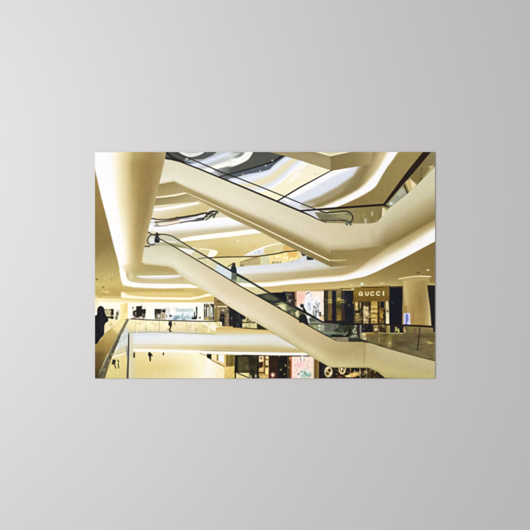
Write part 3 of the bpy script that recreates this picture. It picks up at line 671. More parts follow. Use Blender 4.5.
    poly(h(328, 425, 375, 430, 410, 470, 480, 520, 328, 520), (58, 42, 20), .5); line(h(345, 440, 350, 510), .8, (120, 96, 50), .5)

def paint_left_room():
    # far gallery on the left, ceilings and recess
    poly([(94, 245), (200, 262), (240, 300), (240, 330), (94, 330)], (226, 208, 144), .3)
    poly([(94, 150), (104, 205), (123, 278), (123, 296), (94, 296)],
         G((97, 170), (112, 292), (0, (160, 132, 78)), (.25, (158, 122, 62)), (.5, (146, 122, 72)), (.6, (148, 126, 75)), (.8, (186, 164, 102)), (.93, (212, 190, 116)), (1, (200, 170, 98))), .4)
    poly([(95, 160), (98.5, 184), (104, 206), (112, 243), (95, 260)], G((95, 225), (110, 215), (0, (148, 124, 74)), (1, (164, 138, 88))), 1.5, .5)
    for _ in range(12): blob(97 + rng.random() * 18, 274 + rng.random() * 20, .5, .4, ((150, 124, 70), (250, 236, 180))[rng.integers(2)], .7)
    blob(96.8, 279.3, 1.2, .6, (110, 84, 40), .9); blob(103, 287.3, .9, .5, (110, 80, 36), .9); blob(107, 292, 2, .8, (244, 226, 150), .9)
    poly([(94, 292), (103, 297), (122, 296.5), (122, 299), (94, 299)], (206, 176, 102), 1.6, .8)
    # recess over the gallery
    poly([(120, 262), (176, 264), (192, 281), (200, 290), (124, 290), (120, 280)],
         G((150, 265), (150, 285), (0, (176, 154, 98)), (.3, (188, 168, 110)), (.6, (204, 188, 138)), (1, (214, 196, 138))), .5)
    poly([(122, 262), (140, 265), (172, 267), (176, 270), (126, 270)], (194, 172, 114), 1, .8)
    strip([(137, 275.8), (150, 275.6), (165, 275.4), (181, 275)], [(137, 277.4), (146, 279.2), (160, 279.6), (172, 279), (183, 277)],
          [(0, [(0, W_), (.35, (240, 240, 242)), (1, (214, 206, 180))])], .4, .9, ends=1.2)
    poly([(128, 281), (190, 281), (196, 284), (128, 284)], (212, 198, 158), .9, .7)
    poly([(120, 268), (125, 268), (125.4, 270), (126.8, 278.5), (130, 281.4), (140, 283.2), (150, 283.6), (190, 284), (197, 286.6), (198.5, 288),
          (190, 288), (160, 288.4), (140, 287.6), (128, 286.2), (123, 285), (121, 280), (119.4, 271)], (255, 252, 246), .6)
    poly([(126, 266), (133, 266), (133, 280), (129.5, 280)], (232, 220, 182), 2.8, .7)
    line([(122.4, 270), (123.6, 277), (126.5, 282), (134, 285.5)], 3.4, (255, 253, 248), 1.0)
    # ceiling between the two lit lines
    poly([(122, 286.5), (140, 288.8), (198, 289), (205, 293), (190, 298), (122, 297)],
         G((150, 288), (150, 298), (0, (204, 180, 116)), (.25, (206, 172, 96)), (.55, (228, 208, 138)), (.8, (230, 204, 128)), (1, (214, 186, 112))), .4)
    poly([(180, 288), (200, 289), (216, 294), (200, 298)], (216, 190, 118), .8)
    strip([(121, 292), (123, 292), (128, 295), (140, 296.4), (150, 296.9), (190, 297.4), (200, 296), (207, 293.6), (213, 293.9)],
          [(121, 297.5), (124, 298), (140, 298.8), (150, 299.4), (190, 300.1), (200, 298.4), (208, 296.4), (213, 295)],
          [(0, [(0, (255, 246, 216)), (1, (255, 252, 230))])], .5, .5)
    strip([(94, 298), (124, 298.3), (150, 299.6), (190, 300.2), (208, 296.8), (220, 298)], [(94, 303), (124, 303), (150, 303.5), (190, 303), (220, 302)],
          [(96, [(0, (250, 238, 190)), (1, (255, 248, 216))]), (140, [(0, (232, 208, 130)), (1, (250, 240, 196))]), (190, [(0, (222, 196, 116)), (1, (240, 222, 160))]), (216, [(0, (222, 190, 110)), (1, (226, 196, 130))])], .4, .8)
    rect(94, 302.6, 218, 321, (255, 252, 236), .7)
    rect(150, 303, 215, 320, (253, 252, 246), 1, .8)
    # far left corner
    poly([(94, 292.5), (98.5, 297), (99, 304), (97, 312), (94, 312)], (236, 224, 186), .8, .5)
    z = Z(95, 300, 15.14)
    rect(*z(140, 135)[0], *z(280, 290)[0], (214, 200, 150), .6); rect(*z(150, 140)[0], *z(240, 160)[0], (150, 136, 90), .6); rect(*z(160, 165)[0], *z(235, 235)[0], (196, 186, 146), .6)
    rect(*z(240, 140)[0], *z(282, 232)[0], (34, 30, 18), .5); rect(*z(170, 232)[0], *z(285, 244)[0], (236, 226, 200), .4)
    poly(z(180, 250, 285, 245, 285, 270, 270, 290, 190, 275), (56, 44, 22), .5); rect(*z(285, 140)[0], *z(315, 320)[0], (246, 236, 210), .6)
    blob(*z(340, 205)[0], 1.0, 1.9, (60, 50, 26), .95); blob(*z(325, 275)[0], .9, 1.5, (48, 40, 22), .95); line(z(365, 150, 350, 260), .5, (190, 180, 130), .5)
    poly(z(385, 60, 505, 40, 500, 290, 440, 300, 420, 500, 330, 540, 340, 350, 380, 250), (250, 234, 168), .7); poly(z(440, 60, 500, 50, 490, 180, 430, 200), (240, 214, 140), 1.2, .8)
    poly(z(505, 70, 545, 70, 545, 290, 500, 290), W_, .5); line(z(440, 292, 545, 292), .7, (170, 156, 112), .4)
    poly(z(140, 300, 400, 300, 400, 420, 230, 530, 130, 540), (250, 240, 196), .7); blob(*z(240, 370)[0], 1.6, 2.4, (214, 196, 130), .8); blob(*z(160, 410)[0], 1.4, 2.4, (222, 206, 150), .7); blob(*z(180, 500)[0], 2, 1.4, (252, 236, 206), .8)
    # display wall, second and third bays
    z = Z(130, 300, 15.14)
    rect(*z(20, 95)[0], *z(245, 300)[0], (240, 234, 220), .6)
    poly(z(45, 170, 95, 150, 95, 95, 180, 92, 182, 140, 240, 138, 235, 200, 205, 280, 110, 265, 60, 250, 45, 220), (38, 34, 32), .5)
    rect(*z(75, 185)[0], *z(95, 240)[0], (180, 170, 150), .6); rect(*z(182, 215)[0], *z(210, 250)[0], (120, 110, 100), .6, .8)
    poly(z(60, 262, 190, 250, 205, 280, 60, 290), (232, 206, 184), .5); line(z(20, 285, 110, 262, 150, 275), .6, (70, 46, 34), .4); blob(*z(180, 302)[0], 2.2, 1.0, (106, 76, 50), .9)
    poly(z(375, 135, 545, 140, 545, 185, 470, 190, 465, 280, 380, 290, 372, 200), (40, 38, 36), .5)
    rect(*z(395, 205)[0], *z(465, 275)[0], (140, 126, 96), .6); blob(*z(437, 245)[0], 1.0, 1.3, W_); rect(*z(468, 192)[0], *z(555, 295)[0], (206, 192, 160), .6)
    for v in (215, 240, 265): line(z(480, v, 545, v), .5, (130, 112, 84), .4)
    line(z(378, 285, 460, 292), .8, (206, 190, 150), .4)
    z = Z(165, 300, 15.14)
    rect(*z(-10, 130)[0], *z(10, 200)[0], (60, 54, 46), .6); rect(*z(0, 110)[0], *z(70, 290)[0], (236, 234, 232), .7); line(z(66, 120, 70, 230), .6, (196, 196, 196), .5); rect(*z(-10, 145)[0], *z(8, 190)[0], (70, 60, 52), .6)
    rect(*z(165, 130)[0], *z(440, 180)[0], (206, 220, 212), .6); rect(*z(160, 185)[0], *z(440, 230)[0], (242, 246, 252), .6)
    rect(*z(110, 235)[0], *z(430, 300)[0], (206, 224, 228), .7)
    for u, v, rx, ry, c in ((180, 250, 2.0, .9, (130, 150, 160)), (170, 275, 1.6, .9, (110, 130, 150)), (205, 262, 1, 1.4, (140, 170, 180)), (255, 255, .8, 1.6, (150, 185, 190)), (290, 265, 1.6, .7, (160, 190, 192)), (330, 250, 1.4, .8, (166, 190, 186)),
                            (150, 290, 1.4, .6, (110, 116, 140)), (285, 295, 1.6, .6, (120, 116, 130)), (370, 270, 1, 1, (176, 200, 200))): blob(*z(u, v)[0], rx, ry, c, .85)
    poly(z(468, 120, 480, 90, 490, 120, 485, 280, 465, 295, 400, 290, 415, 250, 435, 270, 440, 180, 450, 180, 455, 250, 470, 240), (44, 42, 46), .4)
    blob(*z(528, 268)[0], 1.0, .8, (90, 74, 66), .9)
    # shelving bays next to the escalator
    z = Z(200, 300, 15.14)
    poly(z(65, 60, 240, 55, 240, 320, 60, 300), (196, 184, 150), .5)
    rect(*z(60, 60)[0], *z(78, 300)[0], (70, 60, 40), .4)
    poly(z(92, 75, 135, 75, 132, 100, 110, 105, 108, 265, 92, 260), (44, 38, 26), .4)
    rect(*z(108, 110)[0], *z(125, 250)[0], W_, .4); rect(*z(128, 100)[0], *z(150, 260)[0], (150, 146, 124), .4)
    poly(z(170, 60, 210, 62, 210, 305, 190, 300, 188, 110, 172, 105), (52, 52, 46), .4); line(z(175, 110, 190, 240), 1.2, (226, 236, 238), .5); line(z(160, 130, 150, 230), 1.2, (206, 208, 196), .5)
    blob(*z(155, 280)[0], 1.7, 1.2, (96, 100, 70), .95); rect(*z(80, 262)[0], *z(130, 305)[0], (196, 168, 110), .6)
    rect(*z(212, 62)[0], *z(242, 300)[0], (246, 236, 190), .5); rect(*z(240, 60)[0], *z(258, 318)[0], (46, 34, 22), .4)
    poly([(214, 297), (225, 297), (240, 308), (270, 328), (268, 332), (214, 326)], (150, 124, 76), .5)
    poly(z(258, 90, 410, 92, 410, 108, 258, 106), (255, 244, 200), .4)
    rect(*z(262, 115)[0], *z(440, 400)[0], (136, 118, 84), .5)
    rect(*z(262, 118)[0], *z(300, 290)[0], (166, 142, 100), .6)
    poly(z(330, 170, 360, 185, 372, 230, 372, 395, 290, 395, 300, 270, 310, 200), (38, 34, 34), .5); blob(*z(347, 155)[0], .9, 1.0, (226, 216, 196), .9); blob(*z(338, 265)[0], .8, .8, (120, 120, 120), .8)
    rect(*z(376, 220)[0], *z(390, 400)[0], (110, 76, 50), .5); rect(*z(395, 130)[0], *z(440, 395)[0], (142, 122, 96), .6)
    blob(219.2, 301.4, 2.0, .5, (70, 52, 30), .9)
    poly(z(410, 90, 445, 105, 560, 170, 560, 400, 440, 400, 440, 140), (36, 32, 34), .4)
    line(z(290, 405, 440, 408, 540, 408), 1.0, (222, 190, 120), .5)
    z = Z(235, 300, 15.14)
    poly(z(-30, 140, 0, 152, 150, 245, 160, 290, 110, 290, 110, 420, -30, 415), (34, 32, 36), .4)
    for u, v in ((40, 260), (60, 240), (50, 380), (30, 370), (75, 300)): blob(*z(u, v)[0], .6, 1.6, (86, 86, 90), .6)
    poly(z(110, 300, 150, 290, 180, 250, 330, 345, 335, 440, 110, 425), (206, 192, 130), .5)
    poly(z(120, 365, 325, 365, 325, 420, 120, 415), (226, 214, 158), .7); line(z(110, 340, 300, 338), 1.0, (52, 42, 26), .4); line(z(105, 425, 200, 430, 330, 442), [.6, 1.0, 1.3], (40, 26, 18), .4)
    blob(*z(195, 300)[0], .9, 1.8, (96, 78, 46), .9); blob(*z(270, 318)[0], 1.2, .8, W_); blob(*z(235, 322)[0], 1, .6, (110, 70, 50), .9); blob(*z(230, 400)[0], 1.6, .6, (190, 174, 110), .8)
    poly(z(335, 345, 380, 372, 495, 448, 335, 448), (46, 44, 30), .4)

def paint_gallery_front():
    # floor strip behind the glass and the big white gallery front
    strip([(124, 319.5), (150, 320), (200, 321), (222, 322)], [(124, 333), (222, 334)],
          [(126, [(0, (248, 240, 200)), (.6, (244, 230, 172)), (1, (214, 206, 176))]), (160, [(0, (252, 244, 210)), (.6, (248, 238, 196)), (1, (210, 204, 188))]), (190, [(0, (250, 240, 206)), (.6, (236, 216, 158)), (1, (220, 212, 192))]), (220, [(0, (252, 244, 214)), (.5, (226, 214, 150)), (1, (220, 212, 170))])], .4, .4)
    for x, a in ((135.5, .4), (146.5, .5), (159.2, .9), (172.5, .3), (186.8, .5), (191, .4), (146, .2)): line([(x, 321), (x - .1, 331)], .5, (176, 160, 108), .4, a)
    for x in (193, 197, 181, 166, 151, 142): blob(x, 325 + rng.random() * 3, 1.2, 2.4, (255, 250, 228), .6)
    poly([(205, 322), (219, 322), (228, 333), (240, 335), (200, 334)], (228, 214, 150), .8); poly([(200, 322), (214, 322), (221, 331), (214, 331), (206, 326)], (255, 248, 232), 1.2, .8)
    strip([(216, 327.6), (230, 327.6), (250, 328.8), (268, 330.2), (280, 337)], [(216, 334.5), (240, 335), (268, 334.5), (280, 337.4)], [(0, [(0, (214, 180, 108)), (.4, (224, 200, 136)), (1, (226, 216, 176))])], .4, .5)
    strip([(120, 333), (150, 332.4), (180, 333.2), (215, 334.6), (240, 334.7), (270, 334.2), (277, 335), (310, 354)], [(120, 345), (150, 344.6), (215, 345.5), (270, 346), (290, 348.5), (310, 356)],
          [(125, [(0, (214, 222, 226)), (.4, (230, 235, 240)), (1, (236, 234, 226))]), (180, [(0, (228, 228, 226)), (.3, (243, 243, 247)), (1, (240, 238, 228))]), (230, [(0, (222, 224, 218)), (.3, (234, 236, 236)), (1, (228, 224, 208))]), (285, [(0, (220, 218, 206)), (.4, (230, 228, 220)), (1, (216, 208, 180))])], .5, 1.2)
    line([(124, 332.6), (150, 332), (180, 332.8), (214, 334)], .6, (166, 160, 140), .5, .8)
    strip([(110, 345), (150, 344), (215, 344.6), (270, 345.6), (300, 348.5), (315, 355)], [(110, 349.6), (150, 349.4), (215, 350.8), (270, 352.4), (300, 352.8), (315, 357)],
          [(130, [(0, (234, 230, 214)), (1, (228, 214, 176))]), (180, [(0, (236, 230, 206)), (.6, (228, 212, 164)), (1, (240, 228, 186))]), (230, [(0, (222, 212, 176)), (.6, (206, 184, 124)), (1, (222, 206, 156))]), (285, [(0, (214, 202, 156)), (.6, (206, 184, 126)), (1, (206, 186, 132))])], 1.2, .6)
    strip([(110, 348.6), (150, 349), (180, 349.8), (215, 351), (270, 352.2), (300, 352.6), (308, 352.8)], [(110, 351.6), (150, 351.9), (180, 352.9), (215, 354), (270, 355.4), (300, 355.6), (310, 355.6)],
          [(0, [(0, (255, 250, 226)), (.5, W_), (1, (255, 250, 228))])], .5, .5, ends=1)
    line([(200, 353.2), (206, 355.6)], .6, (150, 130, 80), .4)
    strip([(104, 352), (112, 350), (117, 343), (121, 337), (127.5, 334.5)], [(104, 361), (112, 357), (118, 354), (123, 352.5), (127.5, 351.4)],
          [(0, [(0, (206, 210, 204)), (.45, (224, 228, 224)), (.7, (222, 214, 186)), (1, (228, 212, 160))])], .4, .4)
    # lower floor left of the glass post
    poly([(104.5, 380), (112, 359), (118, 356), (127.5, 353.5), (127.5, 380)], G((114, 360), (120, 378), (0, (238, 222, 156)), (1, (226, 208, 134))), .4)
    line([(111.5, 357.6), (116, 355.9), (122, 354.2), (127, 352.6)], [1.3, 1.6, 1.5, 1.3], (255, 250, 232), .5)
    rect(128.6, 333, 133, 380, (222, 216, 192), .8, .9); rect(130, 351, 135, 380, (224, 214, 172), 1, .8)
    line([(128.6, 333), (128.4, 350), (127.8, 366), (127, 380)], [1.0, 1.5, 1.7, 1.5], (110, 104, 96), .4)
    line([(128.9, 334), (128.6, 352), (128, 380)], .8, (52, 46, 44), .35)
    line([(126.4, 346), (127, 352), (127.4, 358)], [.8, 1.6, 1.0], (150, 146, 140), .6)

def paint_foreground_left():
    # brown walkway and its railing
    poly([(94, 346), (101, 340), (105, 333), (110, 329), (120, 320), (128, 319), (111, 359), (104, 380), (94, 380)],
         G((118, 322), (96, 376), (0, (240, 220, 150)), (.2, (206, 178, 108)), (.45, (172, 142, 78)), (.75, (128, 104, 56)), (1, (84, 68, 36))), .5)
    poly([(94, 352), (104, 352), (100, 378), (94, 380)], (92, 74, 40), 3, .5)
    poly([(112, 328), (122, 320), (128, 320), (120, 336)], (250, 236, 176), 1.5, .7)
    line([(127.5, 320), (118, 338), (110.5, 354), (104, 368), (100, 380)], [2.4, 3.0, 3.6, 4.6, 5.6], (128, 120, 96), .7)
    poly([(121.5, 336), (127.4, 326), (128.5, 334), (121, 337)], (214, 220, 218), .8)
    line([(120, 336), (113.8, 349), (108, 361)], [1.0, 1.6, 2.0], (84, 76, 58), .5)
    line([(113.5, 352), (107.5, 362), (101, 376), (99, 381)], [1.6, 2.2, 3, 3.2], (112, 102, 82), .6, .9)
    line([(119.5, 331), (112, 346), (105.5, 360), (98, 375)], [.4, .5, .6, .7], (196, 184, 146), .4, .8)
    line([(108, 354), (103, 364.4)], .5, (232, 226, 200), .35, .9)
    for t in np.linspace(0, 1, 12): blob(118 - 17 * t, 342 + 34 * t, .6, .9, ((70, 62, 46), (190, 182, 156))[rng.integers(2)], .7, .5)
    blob(97, 376, 4, 4, (60, 52, 32), .5)
    # silhouettes on the lower floor
    z = Z(95, 335, 15.14)
    blob(*z(288, 395)[0], 1.7, 1.6, (30, 24, 14), 1, 0, 2.5); poly(z(262, 410, 300, 420, 312, 470, 322, 505, 308, 508, 292, 450, 262, 440), (36, 30, 18), .4); blob(*z(262, 432)[0], .6, .8, (60, 50, 26), .9)
    line(z(345, 380, 358, 405), 1, (70, 60, 34), .4); line(z(352, 430, 358, 500), .9, (60, 50, 30), .4)
    rect(133.4, 352.6, 135, 357.6, (74, 62, 30), .5); rect(133, 355, 134.3, 356.2, (96, 80, 44), .4)
    poly([(148.2, 353), (149.4, 352), (150.6, 352.6), (152.6, 355.2), (152.2, 356.6), (151, 355.6), (150.8, 361), (149.6, 361.4), (149.2, 357), (148, 355)], (34, 26, 12), .4)
    rect(162.8, 352.6, 164, 355.2, (50, 40, 20), .35)
    # tall dark silhouette at the left edge
    poly(spl([(95, 315.6), (97, 314.5), (97.4, 309), (99.3, 306.4), (101.8, 306.2), (104, 308.4), (105, 313), (107, 317), (108.2, 319.6), (107.8, 321.4), (105.6, 323), (104.2, 326.5), (104, 334), (100.5, 338.4), (97.5, 343), (94, 345)]) + [(92, 345), (92, 316)], (24, 20, 28), .45)
    line([(100.5, 308), (101.5, 316), (100.5, 330)], 1.2, (52, 48, 58), 1.0, .6); line([(104.8, 316), (103, 322), (102.4, 333)], .8, (60, 54, 60), .8, .5)
    # walker on the gallery behind the glass
    z = Z(165, 300, 15.14)
    blob(*z(85, 240)[0], 1.2, 1.0, (50, 46, 56), 1, 0, 2); poly(z(68, 262, 105, 262, 108, 305, 64, 305), (224, 220, 232), .5)
    poly(z(55, 330, 100, 325, 106, 370, 92, 420, 78, 460, 100, 470, 98, 482, 66, 480, 62, 455, 78, 400, 52, 380), (42, 34, 18), .4); line(z(40, 450, 62, 438), .7, (110, 96, 60), .4); rect(*z(60, 308)[0], *z(104, 330)[0], (120, 112, 96), .4)
    # gallery handrail
    line([(131, 319), (135, 319.2), (145, 319.8), (165, 320.4), (200, 321.3), (216.5, 321.4)], [.6, .8, .8, .9, .9, .9], (58, 52, 44), .35)

def pale(keys, k=.55, d=6):
    """the same profiles, a little paler"""
    out = []
    for s_, prof in keys:
        q = []
        for t, c in prof:
            c = np.array(c, float); g = (c[0] + c[1]) / 2; lit = np.clip((g - 150) / 70, 0, 1)
            c = c + lit * np.array([d * .6, d * 1.3, d * .6 + (1 - k) * (g - c[2]) * .8])
            q.append((t, tuple(np.clip(c, 0, 255))))
        out.append((s_, q))
    return out

def paint_upper_escalator():
    top = [(158, 160), (166, 158.4), (180, 161.6), (200, 169.2), (230, 181.6), (265, 196.2), (300, 211), (313, 216.3), (326.5, 222.8), (350, 223.4), (370, 223.4), (377, 222.4), (390, 207.5), (405, 196), (418, 184), (436, 165.5)]
    crease = [(158, 184), (174, 181.2), (186, 187), (205, 195.5), (230, 206.8), (265, 221.5), (300, 237.6), (330.5, 252.6), (350, 252.2), (372, 250), (384, 247), (400, 239), (436, 217)]
    low = [(158, 184), (174, 181.2), (186.4, 193.4), (215.5, 209.4), (230, 217.8), (262, 232.5), (296, 250.3), (331, 266.9), (353, 265.3), (372, 258), (385, 250), (436, 222)]
    C1, C2, C3 = (228, 220, 190), (224, 212, 176), (210, 196, 152)
    strip(top, [(x, y + .4) for x, y in crease],
          pale([(160, [(0, (216, 208, 176)), (.5, (222, 212, 180)), (.9, (232, 224, 196)), (1, (226, 216, 186))]), (230, [(0, (222, 212, 178)), (.6, (230, 220, 190)), (.85, (228, 216, 184)), (1, (196, 176, 130))]),
           (300, [(0, (216, 202, 162)), (.6, (222, 208, 172)), (.85, (214, 200, 158)), (1, (178, 158, 108))]), (340, [(0, (214, 197, 148)), (.7, (214, 198, 152)), (1, (168, 146, 96))]),
           (368, [(0, (212, 197, 150)), (.6, (206, 190, 142)), (.85, (190, 170, 120)), (1, (156, 132, 82))]), (385, [(0, (216, 206, 166)), (.4, (198, 182, 138)), (.8, (166, 144, 96)), (1, (142, 118, 68))]),
           (410, [(0, (216, 206, 166)), (.35, (206, 194, 148)), (.7, (178, 158, 108)), (1, (142, 120, 68))]), (434, [(0, (214, 204, 162)), (.4, (214, 202, 156)), (.75, (178, 158, 108)), (1, (144, 122, 72))])]), .35, .4)
    strip(crease, low,
          [(170, [(0, (180, 160, 112)), (1, (180, 160, 112))]), (230, [(0, (192, 172, 124)), (.35, (164, 142, 94)), (1, (176, 156, 108))]), (300, [(0, (176, 154, 106)), (.3, (156, 134, 86)), (1, (156, 136, 90))]),
           (331, [(0, (168, 146, 96)), (.3, (152, 130, 80)), (1, (146, 124, 76))]), (355, [(0, (160, 138, 86)), (.6, (158, 136, 84)), (1, (168, 146, 96))]), (372, [(0, (156, 132, 82)), (1, (186, 164, 112))]), (400, [(0, (140, 118, 66)), (1, (190, 170, 118))])], 1.0, .5)
    # soft roll under the crease on the right
    poly([(331, 250), (352, 250), (372, 247), (382, 246), (392, 244), (380, 253), (366, 262), (352, 266), (334, 262), (331, 258)], G((350, 251), (352, 266), (0, (158, 134, 84)), (.6, (162, 140, 88)), (1, (172, 150, 100))), 1.2, .9)
    line([(377, 224), (372, 232), (375, 244), (383, 247)], [1, 3, 5, 4], (178, 158, 110), 2.0, .15)
    line([(186.4, 193), (206, 201.3), (230, 212.5), (265, 229), (300, 246.2), (329.5, 260.4)], [.5, .7, .8, 1.0, 1.2, 1.2], (252, 240, 204), .35)
    line([(329.5, 260.4), (338, 260.4), (347, 260)], [1.2, .8, .3], (240, 222, 176), .5)
    line([(331.2, 253), (331, 266.5)], .8, (134, 112, 66), .6, .6)
    # handrails
    line([(166, 158.2), (172, 159.4), (180, 161.6), (200, 169.3), (230, 181.7), (265, 196.3), (300, 211), (308, 214.4), (318, 219.4), (326, 222.6)], [2.0, 1.6, 1.2, 1.4, 1.5, 1.7, 1.7, 1.2, .9, .6], (42, 32, 26), .35)
    line([(176, 153.4), (189, 158.4), (201, 163.3), (222, 172.4), (240, 178.8), (267, 189.4), (285, 196.8), (300, 203), (314, 208.6), (322, 211.4)], [.7, .8, 1.0, 1.1, 1.0, 1.0, 1.0, .9, .8, .9], (38, 34, 32), .35)
    line(Z(160, 150, 7.571)(50, 20, 90, 55, 170, 85, 230, 100), [1.8, 2, 1.2, .6], (38, 38, 34), .4)
    z = Z(325, 195, 15.14)
    line(spl([(321, 211.2)] + z(40, 265, 180, 255, 300, 243, 360, 255, 405, 295, 420, 345, 405, 395, 385, 425)), 1.0, (36, 34, 28), .35)
    line(z(-60, 378, 120, 388, 240, 380, 320, 388, 345, 405), [.5, .7, .9, 1.1, 1.2], (66, 58, 40), .4)
    blob(*z(350, 420)[0], 2.0, 1.2, (120, 126, 120), .9); blob(*z(330, 445)[0], .8, .8, (56, 58, 52), 1); blob(*z(390, 448)[0], 1.0, .6, (52, 56, 52), 1); blob(*z(372, 415)[0], 1.4, .7, (50, 56, 60), .9)

def paint_lower_escalator():
    z = Z(140, 270, 10.6)
    # see-through glass between handrail and body
    poly([(178, 240), (193, 249), (213, 260), (230, 270), (240, 275.6), (259, 287), (272, 294), (287, 304), (300, 311.3), (313, 317.3), (324, 322.6), (340, 324), (330, 337), (306, 324.5), (290, 314.3), (240, 286), (213.6, 270), (200, 262), (177, 248.3), (168, 243)],
         (206, 206, 186), .4, .35)
    q = Z(215, 245, 15.14)
    poly(q(-20, 260, 110, 325, 230, 395, 255, 480, 240, 530, 200, 520, -20, 400), (214, 226, 230), .5)
    poly(q(-30, 250, 40, 280, 20, 350, -30, 380), (214, 214, 176), .6)
    poly(q(250, 420, 330, 440, 340, 560, 235, 560), (150, 160, 134), .6); poly(q(335, 450, 400, 500, 480, 540, 480, 640, 330, 560), (192, 200, 160), .6)
    w = Z(240, 270, 10.6)
    poly(w(-10, 75, 60, 100, 130, 140, 60, 140, -10, 135), (176, 184, 150), .6)
    poly(w(-10, 135, 120, 140, 190, 175, 120, 185, 0, 175), (250, 248, 238), .6)
    poly(w(20, 182, 180, 182, 260, 225, 200, 262, 160, 262), (220, 212, 160), .5)
    poly(w(150, 265, 300, 245, 330, 250, 500, 240, 500, 330, 430, 380, 360, 370, 250, 318, 190, 285), (48, 50, 54), .5)
    poly(w(230, 270, 300, 252, 400, 300, 390, 330, 280, 310), (88, 92, 70), .8); poly(w(340, 250, 490, 240, 490, 330, 430, 320), (22, 20, 32), .5)
    poly(w(400, 375, 440, 350, 500, 365, 500, 440, 470, 435), (226, 226, 168), .7); poly(w(360, 360, 440, 340, 500, 345, 500, 365, 440, 365), (160, 156, 110), .6)
    line(w(487, 240, 500, 300), .7, (140, 130, 100), .5)
    v = Z(285, 285, 15.14)
    poly(v(0, 280, 30, 295, 30, 400, 0, 400), (190, 190, 130), .6)
    poly(v(25, 300, 160, 340, 300, 430, 300, 560, 190, 510, 30, 420), (104, 106, 78), .6)
    for _ in range(40):
        a = rng.random(); x = 286 + a * 22; blob(x, 305 + a * 13 + rng.random() * 6, .7 + rng.random(), .6 + rng.random() * .8, ((64, 66, 50), (150, 148, 116), (96, 88, 60), (200, 190, 150))[rng.integers(4)], .6)
    poly(v(150, 420, 185, 385, 215, 400, 200, 440, 210, 490, 170, 470), (228, 212, 170), .6)
    for u, y in ((40, 400), (25, 250)): blob(*v(u, y)[0], .8, .8, (80, 70, 50), .8)
    g = Z(300, 310, 15.14)
    poly(g(0, 60, 60, 70, 130, 190, 130, 225, 90, 215, 0, 165), (40, 38, 38), .5)
    poly(g(95, 90, 180, 130, 170, 165, 140, 210, 115, 160), (250, 248, 246), .5); poly(g(130, 130, 180, 110, 260, 170, 330, 200, 330, 222, 150, 225, 145, 190), (96, 100, 84), .6)
    line(g(150, 190, 260, 185, 340, 200), .9, (180, 184, 160), .6)
    poly(g(120, 222, 300, 225, 300, 320, 200, 262, 120, 232), (136, 142, 104), .6); blob(*g(290, 240)[0], .9, .9, (246, 248, 238)); blob(*g(292, 288)[0], .9, .8, (224, 230, 214)); blob(*g(230, 262)[0], 1.6, 1.6, (178, 186, 130), .8)
    line(g(300, 320, 420, 345, 500, 350), 1.1, (118, 128, 100), .6)
    # body
    top = [(143, 246.5), (147, 247), (160, 247.2), (168, 246.6), (177, 248.6), (203.6, 264), (213.6, 270), (240, 286), (290, 314.3), (300, 320.6), (306.6, 324.6), (326.4, 335.8), (336, 341.4), (345, 341.9), (365, 342), (371.2, 342.9), (382, 346.7), (400, 351.6), (434.4, 360.9), (437, 361.5)]
    low = [(143, 264.5), (150, 265), (168, 266.8), (174, 269.8), (186.4, 279.8), (209, 292.8), (227.7, 305.8), (240, 313.4), (257, 323.2), (268, 329.8), (287, 341.5), (314, 358.5), (328.6, 366.6), (333, 367.6), (368.5, 368), (377.6, 372), (385, 378), (437, 380)]
    strip(top, low,
          pale([(148, [(0, (214, 210, 180)), (.5, (222, 216, 190)), (.85, (228, 220, 192)), (1, (214, 202, 164))]), (180, [(0, (206, 196, 160)), (.35, (222, 214, 182)), (.7, (232, 226, 202)), (1, (218, 206, 166))]),
           (215, [(0, (216, 202, 164)), (.5, (226, 212, 176)), (.8, (234, 224, 196)), (1, (226, 214, 182))]), (245, [(0, (214, 196, 152)), (.4, (222, 206, 168)), (.8, (236, 222, 194)), (1, (222, 208, 164))]),
           (285, [(0, (214, 196, 142)), (.4, (216, 200, 156)), (.7, (224, 212, 170)), (.95, (208, 194, 140)), (1, (170, 156, 104))]), (315, [(0, (208, 186, 134)), (.5, (206, 186, 136)), (.8, (222, 208, 150)), (1, (196, 182, 128))]),
           (340, [(0, (198, 178, 128)), (.4, (188, 166, 112)), (.7, (200, 182, 128)), (.93, (216, 202, 136)), (1, (196, 182, 124))]), (363, [(0, (180, 160, 108)), (.5, (190, 170, 116)), (.9, (204, 190, 128)), (1, (180, 164, 108))]),
           (367, [(0, (196, 178, 128)), (.5, (198, 178, 124)), (.9, (206, 190, 126)), (1, (180, 164, 104))]), (385, [(0, (204, 190, 142)), (.4, (198, 180, 128)), (.8, (206, 190, 124)), (1, (184, 170, 104))]), (434, [(0, (204, 190, 142)), (.5, (196, 178, 122)), (1, (196, 184, 112))])], .8, 3), .35, .45)
    blob(258, 306, 12, 5, (230, 214, 180), .5, .55); blob(300, 335, 14, 5, (196, 172, 124), .35, .5); blob(225, 290, 14, 5, (218, 200, 160), .35, .55)
    line([(364.8, 344), (364.4, 356), (364, 364)], [1.2, 1.6, .6], (166, 146, 94), .9, .6)
    poly([(386, 349), (404, 354), (434, 363), (436, 372), (400, 362)], (206, 192, 146), 1.6, .4)
    # shaded ceiling tucked under the head of the body
    # thin dark kerb along the top of the body, handrails
    line([(147, 247), (152, 246.2), (160, 241), (160, 241)], .1, (200, 190, 150), .5, 0)
    line([(160, 239.4), (168, 243.2), (177, 248.3), (203.6, 264), (213.6, 270), (240, 286), (290, 314.3), (300, 320.6), (306.6, 324.5), (326.4, 335.9), (331, 337.6)], [.9, .9, .9, 1.0, 1.0, 1.1, 1.1, 1.1, 1.0, .7, .5], (54, 42, 30), .35)
    line([(364, 342.3), (371.2, 342.9), (382, 346.7), (400, 351.8), (420, 357.2), (436, 361.2)], .7, (84, 72, 44), .4)
    poly([(150, 236), (160, 236), (168, 240), (176, 247.5), (160, 246.5), (148, 246)], (206, 204, 180), .8)
    poly([(150, 238), (156, 238), (158, 243), (150, 243.6)], (226, 228, 230), .7)
    q = Z(160, 210, 7.571)
